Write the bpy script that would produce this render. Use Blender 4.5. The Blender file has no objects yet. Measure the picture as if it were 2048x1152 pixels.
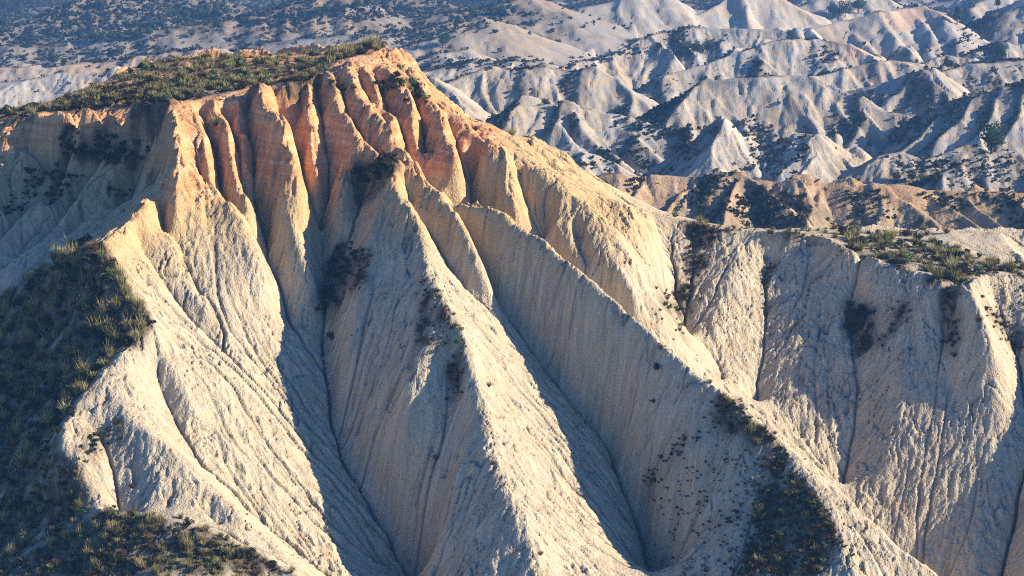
import bpy, math, random
import numpy as np
from mathutils import Vector

random.seed(7)
rng = np.random.default_rng(7)
SC = bpy.context.scene
COL = SC.collection

# ------------------------------------------------------------------ camera, sky, sun, exposure
HC = 66.0                                   # height of the viewpoint above the valley datum
F_PX, CU, CV, HORIZON = 4107.0, 1024.0, 576.0, -350.0
PITCH = math.atan((CV - HORIZON) / F_PX)
cam = bpy.data.cameras.new("camera")
cam.sensor_width = 36.0
cam.lens = 36.0 * F_PX / 2048.0
cam.clip_start, cam.clip_end = 1.0, 12000.0
camo = bpy.data.objects.new("camera", cam)
camo.location = (0, 0, HC)
camo.rotation_euler = (math.pi / 2 - PITCH, 0, 0)
COL.objects.link(camo)
SC.camera = camo

SUN_EL, SUN_AZ = math.radians(25.0), math.radians(-6.0)      # azimuth from +X towards +Y
world = bpy.data.worlds.new("World")
SC.world = world
world.use_nodes = True
wn = world.node_tree.nodes
bg = wn["Background"]
sky = wn.new("ShaderNodeTexSky")
sky.sky_type = 'NISHITA'
sky.sun_disc = False
sky.sun_elevation = SUN_EL
sky.sun_rotation = math.pi / 2 - SUN_AZ
sky.altitude = 200
sky.air_density = 1.0
sky.dust_density = 0.0
sky.ozone_density = 4.0
tint = wn.new("ShaderNodeMix")
tint.data_type, tint.blend_type = 'RGBA', 'MULTIPLY'
tint.inputs[0].default_value = 1.0
tint.inputs[7].default_value = (0.64, 0.94, 1.36, 1)
world.node_tree.links.new(sky.outputs[0], tint.inputs[6])
world.node_tree.links.new(tint.outputs[2], bg.inputs[0])
bg.inputs[1].default_value = 0.078
sd = Vector((math.cos(SUN_EL) * math.cos(SUN_AZ), math.cos(SUN_EL) * math.sin(SUN_AZ), math.sin(SUN_EL)))
sl = bpy.data.lights.new("sun", 'SUN')
sl.energy = 5.0
sl.angle = math.radians(0.5)
sl.color = (1.0, 0.845, 0.64)
so = bpy.data.objects.new("sun", sl)
so.rotation_euler = sd.to_track_quat('Z', 'Y').to_euler()
so.location = (200, 0, 200)
COL.objects.link(so)
SC.view_settings.view_transform = 'Standard'
SC.view_settings.look = 'None'
SC.view_settings.gamma = 1.0
SC.view_settings.use_curve_mapping = False
SC.view_settings.exposure = 1.1
SC.cycles.max_bounces = 6
SC.cycles.diffuse_bounces = 2
SC.cycles.volume_bounces = 0
SC.cycles.filter_width = 1.05
SC.cycles.use_denoising = False

# ------------------------------------------------------------------ helpers
CP, SP = math.cos(PITCH), math.sin(PITCH)

def ray(u, v):
    """sideways and downward run per metre of depth for a pixel of the photograph"""
    xc = (np.asarray(u, float) - CU) / F_PX
    yc = (CV - np.asarray(v, float)) / F_PX
    dy = CP + yc * SP
    return xc / dy, -(-SP + yc * CP) / dy

def pt(u, v, Y):
    a, m = ray(u, v)
    return (float(a * Y), float(Y), float(HC - m * Y))

def blur(Z, s):
    r = max(1, int(3 * s))
    k = np.exp(-0.5 * (np.arange(-r, r + 1) / s) ** 2)
    k /= k.sum()
    for ax in (0, 1):
        P = np.pad(Z, [(r, r) if i == ax else (0, 0) for i in (0, 1)], mode='edge')
        out = np.zeros_like(Z)
        n = Z.shape[ax]
        for i, w in enumerate(k):
            out += w * (P[i:i + n, :] if ax == 0 else P[:, i:i + n])
        Z = out
    return Z

def bilin(Z, fx, fy):
    h, w = Z.shape
    fx = np.clip(fx, 0, w - 1.001)
    fy = np.clip(fy, 0, h - 1.001)
    i, j = fx.astype(int), fy.astype(int)
    a, b = fx - i, fy - j
    return (Z[j, i] * (1 - a) + Z[j, i + 1] * a) * (1 - b) + (Z[j + 1, i] * (1 - a) + Z[j + 1, i + 1] * a) * b

def noise2(X, Y, scale, seed):
    """smooth value noise, -1..1, wavelength 'scale' metres"""
    r = np.random.default_rng(seed)
    T = r.uniform(-1, 1, (256, 256))
    fx, fy = X / scale, Y / scale
    i, j = np.floor(fx).astype(int), np.floor(fy).astype(int)
    a, b = fx - i, fy - j
    a, b = a * a * a * (a * (a * 6 - 15) + 10), b * b * b * (b * (b * 6 - 15) + 10)
    i0, i1, j0, j1 = i % 256, (i + 1) % 256, j % 256, (j + 1) % 256
    return (T[j0, i0] * (1 - a) + T[j0, i1] * a) * (1 - b) + (T[j1, i0] * (1 - a) + T[j1, i1] * a) * b

def fbm(X, Y, scale, octv, seed, gain=0.5):
    out, amp, tot = 0, 1.0, 0.0
    for o in range(octv):
        c, s = math.cos(0.7 * o), math.sin(0.7 * o)
        out = out + amp * noise2(c * X + s * Y + 13.7 * o, -s * X + c * Y, scale / 2 ** o, seed + o)
        tot += amp
        amp *= gain
    return out / tot

def erode(Z, cell, batches, npart, steps, k, v0, seed, smooth=1.0, jit=0.15, widen=0.6, mask=1.0):
    """water threads running down the slope carve rills and gullies"""
    r = np.random.default_rng(seed)
    h, w = Z.shape
    total = np.zeros_like(Z)
    for b in range(batches):
        gy, gx = np.gradient(blur(Z, smooth))
        px, py = r.uniform(2, w - 3, npart), r.uniform(2, h - 3, npart)
        vx, vy = np.zeros(npart), np.zeros(npart)
        idx = []
        for s in range(steps):
            f = py.astype(np.int32) * w + px.astype(np.int32)
            idx.append(f)
            dx, dy = -gx.ravel()[f], -gy.ravel()[f]
            n = np.sqrt(dx * dx + dy * dy) + 1e-6
            vx = 0.35 * vx + dx / n + r.normal(0, jit, npart)
            vy = 0.35 * vy + dy / n + r.normal(0, jit, npart)
            n2 = np.sqrt(vx * vx + vy * vy) + 1e-6
            px = np.clip(px + vx / n2, 1, w - 2)
            py = np.clip(py + vy / n2, 1, h - 2)
        vis = np.bincount(np.concatenate(idx), minlength=h * w).reshape(h, w).astype(float)
        inc = k * np.log1p((vis / v0) ** 1.4)
        slope = np.clip(np.sqrt(gx * gx + gy * gy) / cell / 0.5, 0, 1)
        inc = blur(inc * slope * mask, widen)
        inc -= 0.85 * blur(inc, 7.0)
        Z = Z - inc
        total += inc
    return Z, total

def streaks(Z, cell_noise, seed, n=12, wander=0.5):
    """noise drawn out along the fall line of a surface"""
    r = np.random.default_rng(seed)
    h, w = Z.shape
    T = r.normal(0, 1, (h // cell_noise + 2, w // cell_noise + 2))
    yy, xx = np.mgrid[0:h, 0:w].astype(np.float32)
    T = bilin(T, xx / cell_noise, yy / cell_noise).astype(np.float32)
    gy, gx = np.gradient(blur(Z, 2.0))
    nn = np.sqrt(gx * gx + gy * gy) + 1e-5
    an = wander * (noise2(xx, yy, 14.0, seed + 7) + 0.6 * noise2(xx, yy, 5.0, seed + 8))
    ca, sa = np.cos(an), np.sin(an)
    gx, gy = gx * ca - gy * sa, gx * sa + gy * ca
    gx, gy, T = (gx / nn).astype(np.float32).ravel(), (gy / nn).astype(np.float32).ravel(), T.ravel()
    acc = T.copy()
    for sgn in (1, -1):
        px, py = xx.ravel().copy(), yy.ravel().copy()
        for k in range(n):
            f = (py + 0.5).astype(np.int32) * w + (px + 0.5).astype(np.int32)
            px = np.clip(px + sgn * gx[f], 0, w - 2)
            py = np.clip(py + sgn * gy[f], 0, h - 2)
            f = (py + 0.5).astype(np.int32) * w + (px + 0.5).astype(np.int32)
            acc += T[f]
    acc = acc.reshape(h, w)
    return acc / acc.std()

def mesh_obj(name, V, Fq, mat, attrs=None, smooth=True, parent=None, link=True):
    """one mesh from numpy arrays; Fq is an (n,3) or (n,4) index array"""
    V = np.asarray(V, np.float32)
    Fq = np.asarray(Fq, np.int32)
    me = bpy.data.meshes.new(name)
    n, c = Fq.shape
    me.vertices.add(len(V))
    me.vertices.foreach_set("co", V.ravel())
    me.loops.add(n * c)
    me.loops.foreach_set("vertex_index", Fq.ravel())
    me.polygons.add(n)
    me.polygons.foreach_set("loop_start", np.arange(0, n * c, c, dtype=np.int32))
    try:
        me.polygons.foreach_set("loop_total", np.full(n, c, np.int32))
    except Exception:
        pass
    me.polygons.foreach_set("use_smooth", np.full(n, smooth, bool))
    for k, a in (attrs or {}).items():
        at_ = me.attributes.new(k, 'FLOAT', 'POINT')
        at_.data.foreach_set("value", np.asarray(a, np.float32).ravel())
    me.update(calc_edges=True)
    me.materials.append(mat)
    if not link:
        return me
    o = bpy.data.objects.new(name, me)
    COL.objects.link(o)
    if parent:
        o.parent = parent
    return o

def grid_faces(h, w):
    i = np.arange(h * w).reshape(h, w)
    return np.stack([i[:-1, :-1], i[:-1, 1:], i[1:, 1:], i[1:, :-1]], -1).reshape(-1, 4)

def tag(o, label=None, cat=None, group=None, kind=None):
    if label: o["label"] = label
    if cat: o["category"] = cat
    if group: o["group"] = group
    if kind: o["kind"] = kind
    return o

# ------------------------------------------------------------------ materials
def nodes(name):
    m = bpy.data.materials.new(name)
    m.use_nodes = True
    nt = m.node_tree
    b = nt.nodes["Principled BSDF"]
    b.inputs["Roughness"].default_value = 0.95
    b.inputs["Specular IOR Level"].default_value = 0.08
    return m, nt, b

def N(nt, t, **kw):
    n = nt.nodes.new(t)
    for k, v in kw.items():
        setattr(n, k, v)
    return n

def attr(nt, name):
    n = N(nt, "ShaderNodeAttribute")
    n.attribute_name = name
    return n.outputs["Fac"]

def mix(nt, fac, a, b, typ='MIX'):
    n = N(nt, "ShaderNodeMix", data_type='RGBA', blend_type=typ)
    for s, v in ((0, fac), (6, a), (7, b)):
        if isinstance(v, (int, float)):
            n.inputs[s].default_value = v
        elif isinstance(v, tuple):
            n.inputs[s].default_value = (*v, 1.0)
        else:
            nt.links.new(v, n.inputs[s])
    return n.outputs[2]

def math_(nt, op, a, b=None, c=None, clamp=False):
    n = N(nt, "ShaderNodeMath", operation=op, use_clamp=clamp)
    for i, v in enumerate((a, b, c)):
        if v is None: continue
        if isinstance(v, (int, float)): n.inputs[i].default_value = v
        else: nt.links.new(v, n.inputs[i])
    return n.outputs[0]

def ramp(nt, fac, stops):
    n = N(nt, "ShaderNodeValToRGB")
    el = n.color_ramp.elements
    el[0].position, el[0].color = stops[0][0], (*stops[0][1], 1)
    el[1].position, el[1].color = stops[-1][0], (*stops[-1][1], 1)
    for p, c in stops[1:-1]:
        e = el.new(p)
        e.color = (*c, 1)
    nt.links.new(fac, n.inputs[0])
    return n.outputs[0]

def tex_noise(nt, vec, scale, detail=4, rough=0.55):
    n = N(nt, "ShaderNodeTexNoise")
    n.inputs["Scale"].default_value = scale
    n.inputs["Detail"].default_value = detail
    n.inputs["Roughness"].default_value = rough
    nt.links.new(vec, n.inputs["Vector"])
    return n.outputs["Fac"]

def clay_material(name, near=True):
    m, nt, b = nodes(name)
    geo = N(nt, "ShaderNodeNewGeometry").outputs["Position"]
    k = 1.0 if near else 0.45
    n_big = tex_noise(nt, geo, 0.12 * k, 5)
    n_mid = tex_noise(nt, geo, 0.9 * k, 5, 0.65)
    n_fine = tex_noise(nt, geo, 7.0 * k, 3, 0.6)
    grey = mix(nt, n_big, (0.37, 0.333, 0.26), (0.48, 0.42, 0.30)) if near else mix(nt, n_big, (0.23, 0.245, 0.255), (0.36, 0.36, 0.345))  # distant clay: blue-grey marl, darkened and blued further to put haze into its colour
    grey = mix(nt, ramp(nt, n_mid, [(0.35, (0, 0, 0)), (0.7, (1, 1, 1))]), grey, (0.44, 0.37, 0.25))
    # horizontal strata in the weathered orange cap
    mp = N(nt, "ShaderNodeMapping")
    mp.inputs["Scale"].default_value = (0.15, 0.15, 3.2)
    nt.links.new(geo, mp.inputs["Vector"])
    n_str = tex_noise(nt, mp.outputs[0], 1.0, 6, 0.7)
    orange = ramp(nt, n_str, [(0.3, (0.40, 0.215, 0.105)), (0.5, (0.57, 0.30, 0.135)), (0.68, (0.65, 0.42, 0.245))])
    yellow = mix(nt, n_mid, (0.42, 0.29, 0.125), (0.48, 0.35, 0.18))
    om = attr(nt, "orange")
    ym = attr(nt, "yellow")
    col = mix(nt, math_(nt, 'MULTIPLY', ym, 0.9, clamp=True), grey, yellow)
    col = mix(nt, math_(nt, 'SUBTRACT', math_(nt, 'ADD', om, n_mid), 0.5, clamp=True), col, orange)
    # loose dark litter where scrub grows
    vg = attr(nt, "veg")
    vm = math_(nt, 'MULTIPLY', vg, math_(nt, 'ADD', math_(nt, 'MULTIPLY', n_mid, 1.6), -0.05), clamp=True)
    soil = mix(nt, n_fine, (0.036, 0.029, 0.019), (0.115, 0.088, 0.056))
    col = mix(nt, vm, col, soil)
    speck = ramp(nt, n_fine, [(0.3, (0.66, 0.64, 0.62)), (0.6, (1.08, 1.07, 1.03))])
    col = mix(nt, 0.7, col, speck, 'MULTIPLY')
    stk = math_(nt, 'MULTIPLY_ADD', attr(nt, "streak"), 0.13 if near else 0.2, 1.0)
    cs = N(nt, "ShaderNodeVectorMath", operation='SCALE')
    nt.links.new(col, cs.inputs[0])
    nt.links.new(stk, cs.inputs['Scale'])
    col = cs.outputs[0]
    rl = attr(nt, "rill_shade")
    col = mix(nt, math_(nt, 'MULTIPLY', rl, 0.8, clamp=True), col, (0.12, 0.10, 0.08))  # occlusion shade of rills and cracks painted into the clay colour
    nt.links.new(col, b.inputs["Base Color"])
    bp = N(nt, "ShaderNodeBump")
    bp.inputs["Strength"].default_value = 0.9
    bp.inputs["Distance"].default_value = 0.07 if near else 0.07
    vo = N(nt, "ShaderNodeTexVoronoi", feature='F1')
    vo.inputs["Scale"].default_value = 7.0 * k
    nt.links.new(geo, vo.inputs["Vector"])
    hgt = math_(nt, 'ADD', math_(nt, 'MULTIPLY', n_fine, 0.9), math_(nt, 'MULTIPLY', vo.outputs["Distance"], -0.7))
    hgt = math_(nt, 'ADD', hgt, math_(nt, 'MULTIPLY', math_(nt, 'MULTIPLY', n_str, om), 2.0))
    nt.links.new(hgt, bp.inputs["Height"])
    nt.links.new(bp.outputs[0], b.inputs["Normal"])
    return m

def leaf_material(name, stops, rnd=0.35):
    m, nt, b = nodes(name)
    oi = N(nt, "ShaderNodeObjectInfo").outputs["Random"]
    t = math_(nt, 'ADD', math_(nt, 'MULTIPLY', attr(nt, "tint"), 1 - rnd), math_(nt, 'MULTIPLY', oi, rnd))
    c = ramp(nt, t, stops)
    nt.links.new(c, b.inputs["Base Color"])
    b.inputs["Roughness"].default_value = 0.75
    tr = N(nt, "ShaderNodeBsdfTranslucent")
    nt.links.new(c, tr.inputs[0])
    ms = N(nt, "ShaderNodeMixShader")
    ms.inputs[0].default_value = 0.25
    nt.links.new(b.outputs[0], ms.inputs[1])
    nt.links.new(tr.outputs[0], ms.inputs[2])
    nt.links.new(ms.outputs[0], nt.nodes["Material Output"].inputs[0])
    return m

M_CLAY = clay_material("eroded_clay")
M_FAR = clay_material("distant_clay_hazed", near=False)

# ------------------------------------------------------------------ the eroded hill: crest and gully lines
P1 = (-21.3, 162.0, 0.75)      # mean slope below the mesa
P2 = (-31.8, 163.0, 0.68)      # mean slope below the right-hand plateau
P3 = (-23.9, 166.0, 0.75)      # mean slope on the shaded left side

LINES = []                      # each a list of 3-D points (x, y, z)

def on_plane(pl, pts):
    out = []
    for u, v, h in pts:
        _, m = ray(u, v)
        Y = (-pl[0] + pl[2] * pl[1]) / (pl[2] + m) - h
        out.append(pt(u, v, Y))
    LINES.append(out)

def at_depth(pts):
    LINES.append([pt(*p) for p in pts])

def plan(pts):                  # (x, y, z below the viewpoint)
    LINES.append([(x, y, HC + z) for x, y, z in pts])
#LINES_BEGIN
# mesa rim and top
at_depth([(-120, 262, 176), (0, 242, 169), (90, 222, 165.5), (170, 212, 163), (260, 210, 161.5), (338, 207, 160)])
at_depth([(338, 207, 160), (385, 199, 160.6), (420, 193, 160.8), (470, 186, 161.2), (500, 180, 161.4), (560, 174, 161.8), (620, 166, 162.4), (650, 150, 164.5), (700, 116, 168.5), (745, 103, 171), (795, 97, 173), (818, 112, 173.5)])
at_depth([(-120, 240, 179), (0, 222, 176), (100, 203, 176), (150, 184, 177), (210, 160, 179), (290, 124, 183), (400, 110, 186), (520, 110, 185), (620, 105, 183), (700, 98, 180), (760, 93, 177), (800, 96, 175)])
at_depth([(100, 212, 169), (200, 186, 170), (300, 160, 172), (450, 142, 173), (600, 125, 173), (700, 106, 173)])
# back of the mesa falling away
plan([(-60, 200, -42), (-40, 204, -42), (-20, 206, -41), (0, 204, -41), (14, 197, -41), (24, 188, -42), (34, 180, -45)])
# right-hand silhouette ridge down to the saddle
at_depth([(818, 112, 173.5), (836, 152, 172.5), (870, 187, 171.5), (900, 212, 171), (930, 242, 170.5), (955, 266, 170), (985, 268, 170), (1020, 268, 169.5), (1060, 277, 169), (1100, 301, 168.5), (1150, 331, 168), (1190, 361, 167), (1240, 396, 166), (1310, 430, 164.5)])
# arete below the rim corner
on_plane(P1, [(338, 207, 0.9), (341, 245, 3.0), (350, 275, 4.2), (355, 305, 4.6), (358, 340, 4.8), (350, 375, 4.6), (340, 405, 4.4), (336, 440, 4.2), (345, 480, 3.8), (370, 540, 3.4), (410, 620, 3.2)])
# first flute edge and the gully beside it
on_plane(P1, [(384, 201, 0.8), (394, 240, 2.0), (408, 264, 2.7), (421, 290, 3.1), (424, 320, 3.1), (425, 348, 2.9), (434, 375, 2.9), (455, 410, 2.8), (490, 470, 2.6), (520, 530, 2.4)])
on_plane(P1, [(398, 197, -0.6), (410, 245, 0.7), (428, 285, 1.3), (432, 330, 1.2), (446, 378, 1.0), (478, 425, 0.9), (510, 480, 0.8), (535, 540, 0.6)])
on_plane(P1, [(420, 194, 0.5), (434, 228, 1.7), (447, 253, 2.4), (463, 286, 3.1), (466, 300, 3.2), (461, 330, 2.9), (466, 355, 2.8), (480, 380, 2.7), (496, 408, 2.6), (496, 440, 2.2), (516, 488, 1.8), (540, 550, 1.0)])
on_plane(P1, [(446, 190, -0.6), (462, 240, 0.4), (474, 285, 0.8), (474, 345, 0.6), (486, 378, 0.4), (514, 425, 0.1), (530, 480, -0.4), (545, 540, -1.0), (562, 600, -1.4), (590, 670, -1.6)])
on_plane(P1, [(470, 187, 0.5), (479, 212, 1.4), (470, 238, 1.5)])
on_plane(P1, [(478, 255, 1.4), (488, 270, 1.8), (486, 290, 1.6), (484, 340, 1.0)])
on_plane(P1, [(483, 190, -0.6), (494, 240, 0.3), (501, 290, 0.5), (504, 340, 0.2), (508, 375, -0.1), (522, 430, -0.6), (532, 490, -1.1)])
on_plane(P1, [(497, 181, 0.5), (507, 199, 1.3), (531, 218, 2.1), (547, 243, 2.8), (566, 265, 3.3), (580, 277, 3.5), (577, 302, 3.3), (576, 330, 3.1), (590, 356, 3.0), (600, 380, 2.7), (598, 406, 2.3)])
on_plane(P1, [(540, 320, 2.2), (542, 360, 2.0), (556, 395, 2.1), (580, 432, 1.9), (600, 480, 1.4), (622, 540, 0.6), (638, 590, -0.4)])
on_plane(P1, [(540, 178, -0.7), (565, 235, 0.1), (590, 285, 0.4), (606, 330, 0.2), (614, 375, -0.2), (640, 440, -1.1), (654, 490, -1.8), (650, 560, -2.3), (638, 640, -2.6)])
on_plane(P1, [(562, 175, 0.4), (554, 195, 0.8), (560, 216, 0.8)])
on_plane(P1, [(604, 169, 0.5), (614, 215, 1.2), (618, 265, 1.6), (625, 305, 1.5), (635, 345, 0.9)])
on_plane(P1, [(600, 200, 0), (604, 260, 0.4), (607, 300, 0.3)])
on_plane(P1, [(640, 175, -0.5), (642, 230, 0.3), (648, 290, 0.3), (652, 320, -0.1), (648, 380, -1.0), (648, 440, -1.4)])
on_plane(P1, [(688, 300, 1.1), (680, 340, 0.9), (690, 370, 0.9), (680, 420, 0.3), (668, 470, -0.8)])
on_plane(P1, [(668, 290, 0.6), (664, 330, 0.2), (655, 400, -0.7)])
on_plane(P1, [(655, 155, 0.6), (668, 185, 1.1), (686, 234, 1.9), (698, 245, 2.2), (711, 272, 2.5), (744, 302, 2.8), (775, 314, 3.4)])
on_plane(P1, [(672, 150, -0.3), (682, 200, 0.6), (690, 238, 1.0), (712, 262, 1.4), (760, 300, 2.2), (800, 330, 2.2)])
on_plane(P1, [(690, 140, 0.6), (720, 196, 1.7), (745, 227, 2.1), (768, 250, 2.5), (784, 272, 2.8), (800, 292, 3.0), (820, 320, 3.1), (836, 346, 3.4)])
on_plane(P1, [(712, 130, -0.3), (732, 190, 0.4), (765, 225, 0.9), (797, 262, 1.4), (806, 295, 1.5), (835, 336, 1.8), (872, 382, 2.0)])
on_plane(P1, [(705, 112, 0.2), (727, 142, 0.9), (750, 168, 1.3), (754, 190, 1.5), (770, 207, 2.0), (789, 222, 2.4), (800, 250, 2.8), (803, 270, 2.8), (796, 282, 2.4)])
on_plane(P1, [(745, 130, -0.8), (756, 185, -0.3), (774, 206, 0.3), (804, 250, 0.9), (812, 290, 1.0), (842, 330, 1.1), (870, 360, 0.9)])
on_plane(P1, [(770, 125, -0.6), (790, 160, 0.2), (812, 178, 0.9), (832, 205, 1.4), (834, 240, 1.5), (836, 300, 1.3), (850, 350, 0.8)])
on_plane(P1, [(838, 175, -0.8), (842, 215, -0.1), (843, 260, 0.3), (850, 310, 0.0)])
on_plane(P1, [(820, 135, -1.4), (850, 195, -0.2), (876, 218, 0.6), (886, 250, 1.2), (888, 280, 1.4), (900, 305, 1.5), (917, 326, 1.5), (911, 350, 0.9)])
on_plane(P1, [(870, 195, -1.5), (896, 235, -0.6), (910, 290, 0.0), (930, 328, -0.2), (940, 370, -0.8), (946, 398, -1.2)])
on_plane(P1, [(900, 215, -1.9), (925, 245, -0.8), (950, 270, 0), (968, 295, 0.8), (985, 302, 1.2)])
on_plane(P1, [(955, 268, -2.6), (985, 290, -1.2), (1003, 298, 0.3), (1015, 330, 1.1), (1022, 370, 1.3), (1030, 420, 0.8), (1040, 470, -0.2)])
on_plane(P1, [(955, 310, -0.5), (946, 350, -0.8), (945, 395, -1.3), (985, 425, -1.6)])
on_plane(P1, [(1010, 300, -0.4), (1044, 350, -0.7), (1054, 400, -0.9), (1062, 450, -1.2), (1075, 478, -1.7)])
# ridge crest S4 and its neighbours under the silhouette
on_plane(P1, [(1000, 297, 0.3), (1030, 324, 0.2), (1062, 336, 0.2), (1100, 351, 0.1), (1125, 376, 0.4), (1152, 397, 0.7), (1190, 422, 1.0), (1226, 461, 1.4), (1255, 496, 1.5), (1270, 530, 1.2), (1272, 565, 0.4), (1262, 600, -0.6)])
on_plane(P1, [(1085, 400, -0.8), (1094, 440, -1.4), (1078, 475, -1.9)])
on_plane(P1, [(1118, 385, -0.1), (1122, 430, -0.2), (1140, 500, -0.5), (1175, 560, -0.9)])
on_plane(P1, [(1165, 440, -0.6), (1160, 500, -1.1), (1190, 560, -1.2)])
on_plane(P1, [(1125, 378, 0.3), (1160, 381, -1.2), (1195, 384, -2.4), (1240, 408, -2.3), (1290, 442, -2.2), (1304, 450, -2.4)])
on_plane(P1, [(1060, 282, -4.9), (1080, 318, -3.0), (1105, 345, -1.2)])
on_plane(P1, [(1025, 272, -4.0), (1050, 312, -1.7), (1080, 340, -1.2)])
on_plane(P1, [(1150, 400, -0.7), (1200, 420, -1.4), (1240, 465, -1.2), (1268, 515, -1.0), (1290, 560, -1.8), (1318, 620, -2.6)])
on_plane(P1, [(1311, 434, -5.2), (1307, 470, -4.2), (1300, 510, -3.6), (1311, 560, -3.2), (1322, 600, -3.0), (1320, 655, -3.0)])
# central spur
on_plane(P1, [(775, 314, 3.4), (787, 345, 4.0), (792, 372, 4.2), (806, 400, 4.6), (824, 432, 4.8), (840, 455, 5.0), (848, 520, 5.0), (862, 580, 5.3), (893, 638, 5.6), (922, 692, 5.7), (946, 752, 5.6), (958, 810, 5.4), (962, 870, 5.3), (1000, 948, 5.6), (1045, 1040, 5.6), (1085, 1152, 5.6), (1100, 1240, 5.4)])
on_plane(P1, [(836, 346, 3.4), (866, 386, 3.4), (900, 420, 3.6), (936, 462, 3.9), (950, 498, 3.9), (966, 540, 3.3), (985, 590, 1.6)])
on_plane(P1, [(806, 355, 3.1), (816, 385, 3.1), (832, 425, 3.2), (866, 465, 3.0), (902, 520, 2.8), (940, 570, 2.2), (975, 605, 1.2)])
on_plane(P1, [(882, 390, 2.0), (905, 440, 2.0), (932, 478, 1.5), (960, 530, 0.6), (985, 585, -0.2), (1004, 620, -0.7), (1060, 690, -1.4), (1110, 750, -1.9), (1152, 802, -2.2), (1214, 872, -2.7), (1226, 905, -2.9), (1246, 970, -3.0), (1280, 1034, -3.2), (1310, 1140, -3.5), (1325, 1240, -3.8)])
# left flank of the central spur: gully, shoulder, hollow
on_plane(P1, [(722, 380, 0.6), (708, 450, 0.3), (700, 480, -0.2), (668, 540, -1.4), (645, 600, -2.4)])
on_plane(P1, [(790, 370, 4.1), (745, 450, 3.0), (728, 520, 2.4), (715, 600, 1.8), (690, 700, 0.6)])
on_plane(P1, [(893, 638, 5.5), (850, 690, 4.6), (815, 760, 3.9), (800, 815, 3.2)])
on_plane(P1, [(905, 690, 4.6), (908, 750, 3.6), (905, 830, 2.7), (880, 905, 1.6), (840, 980, 0.2), (800, 1040, -2.0)])
on_plane(P1, [(950, 850, 4.9), (920, 930, 3.8), (890, 1040, 2.7), (870, 1152, 1.7), (865, 1240, 1.2)])
# main valley between lit left face and central spur
on_plane(P1, [(638, 640, -2.7), (648, 715, -2.9), (663, 770, -3.0), (672, 850, -3.1), (686, 915, -3.2), (722, 986, -3.4), (785, 1066, -3.7), (824, 1152, -4.0), (850, 1240, -4.2)])
# left spur crest with the knob
on_plane(P1, [(310, 389, 4.4), (290, 412, 5.2), (262, 444, 6.2), (224, 462, 6.9), (208, 482, 7.2), (212, 520, 7.0), (240, 572, 6.9), (264, 604, 6.9), (302, 642, 6.8), (308, 670, 6.4), (330, 720, 5.6), (372, 800, 4.6), (400, 850, 4.0)])
on_plane(P1, [(322, 398, 3.5), (328, 425, 3.3), (332, 460, 3.1), (360, 530, 2.8), (395, 600, 2.6)])
on_plane(P1, [(224, 462, 6.8), (265, 500, 5.4), (300, 555, 4.6), (345, 620, 4.0), (420, 700, 3.0), (500, 800, 1.8), (590, 910, 0.4), (680, 1020, -1.4), (760, 1120, -2.8)])
on_plane(P1, [(262, 444, 5.6), (280, 500, 4.2), (300, 520, 3.7), (340, 590, 3.1), (440, 690, 2.1)])
# crest stepping down and left, then the second spur
on_plane(P1, [(302, 642, 6.8), (268, 688, 7.4), (206, 748, 7.8), (250, 818, 7.5), (300, 868, 7.3), (368, 918, 7.1), (450, 1000, 6.8), (540, 1080, 6.4), (612, 1150, 6.0), (660, 1220, 5.8)])
on_plane(P1, [(310, 730, 5.2), (345, 820, 4.2), (374, 905, 4.0), (440, 970, 3.6), (540, 1060, 2.6), (660, 1152, 1.2), (720, 1240, 0.4)])
on_plane(P1, [(206, 748, 7.8), (150, 818, 7.8), (128, 840, 7.9), (112, 880, 8.2), (140, 935, 7.9), (165, 975, 7.6), (226, 1024, 6.9)])
on_plane(P1, [(170, 830, 7.2), (205, 880, 6.6), (222, 940, 6.2), (234, 1015, 5.9), (260, 1060, 5.6)])
on_plane(P1, [(190, 815, 7.4), (175, 860, 7.4), (200, 930, 6.8), (222, 990, 6.3)])
# scrub slope on the far left
at_depth([(205, 484, 142.2), (180, 488, 142.8), (130, 503, 143.8), (60, 560, 146), (0, 598, 149), (-80, 640, 151), (-160, 690, 152)])
at_depth([(150, 640, 141), (80, 680, 143), (0, 720, 144.5), (-100, 760, 146)])
at_depth([(100, 800, 135.8), (0, 830, 138.5), (-100, 860, 141)])
at_depth([(60, 930, 129.6), (0, 940, 131.5), (-120, 950, 134)])
# dark foreground hill
at_depth([(-140, 985, 133.5), (0, 1000, 129), (100, 1010, 126), (226, 1024, 123), (290, 1036, 122), (376, 1050, 121.3), (440, 1074, 120.8), (520, 1113, 119.8), (602, 1152, 119), (700, 1215, 117.5)])
at_depth([(-100, 1150, 124), (0, 1150, 122), (150, 1150, 119.5), (300, 1152, 117), (420, 1180, 115), (500, 1220, 114)])
# long dark ridge S3
S3I = len(LINES)
on_plane(P1, [(872, 382, 3.4), (922, 402, 3.3), (1000, 441, 3.4), (1060, 481, 3.6), (1102, 521, 3.9), (1180, 581, 4.3), (1240, 621, 4.6), (1310, 671, 5.0), (1390, 736, 5.5), (1450, 781, 5.8), (1510, 831, 6.0), (1575, 905, 6.2), (1638, 990, 6.4), (1680, 1080, 6.5), (1705, 1152, 6.5), (1725, 1240, 6.4)])
on_plane(P1, [(1480, 812, 5.6), (1400, 890, 3.9), (1340, 945, 2.0), (1305, 980, 0.0)])
on_plane(P1, [(1390, 740, 4.9), (1330, 800, 3.0), (1275, 855, 1.0)])
on_plane(P1, [(1250, 640, 3.6), (1220, 720, 2.0), (1205, 790, -0.5), (1206, 840, -2.2)])
on_plane(P1, [(1575, 910, 5.7), (1500, 1000, 4.8), (1440, 1090, 3.6), (1400, 1180, 2.6)])
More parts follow.
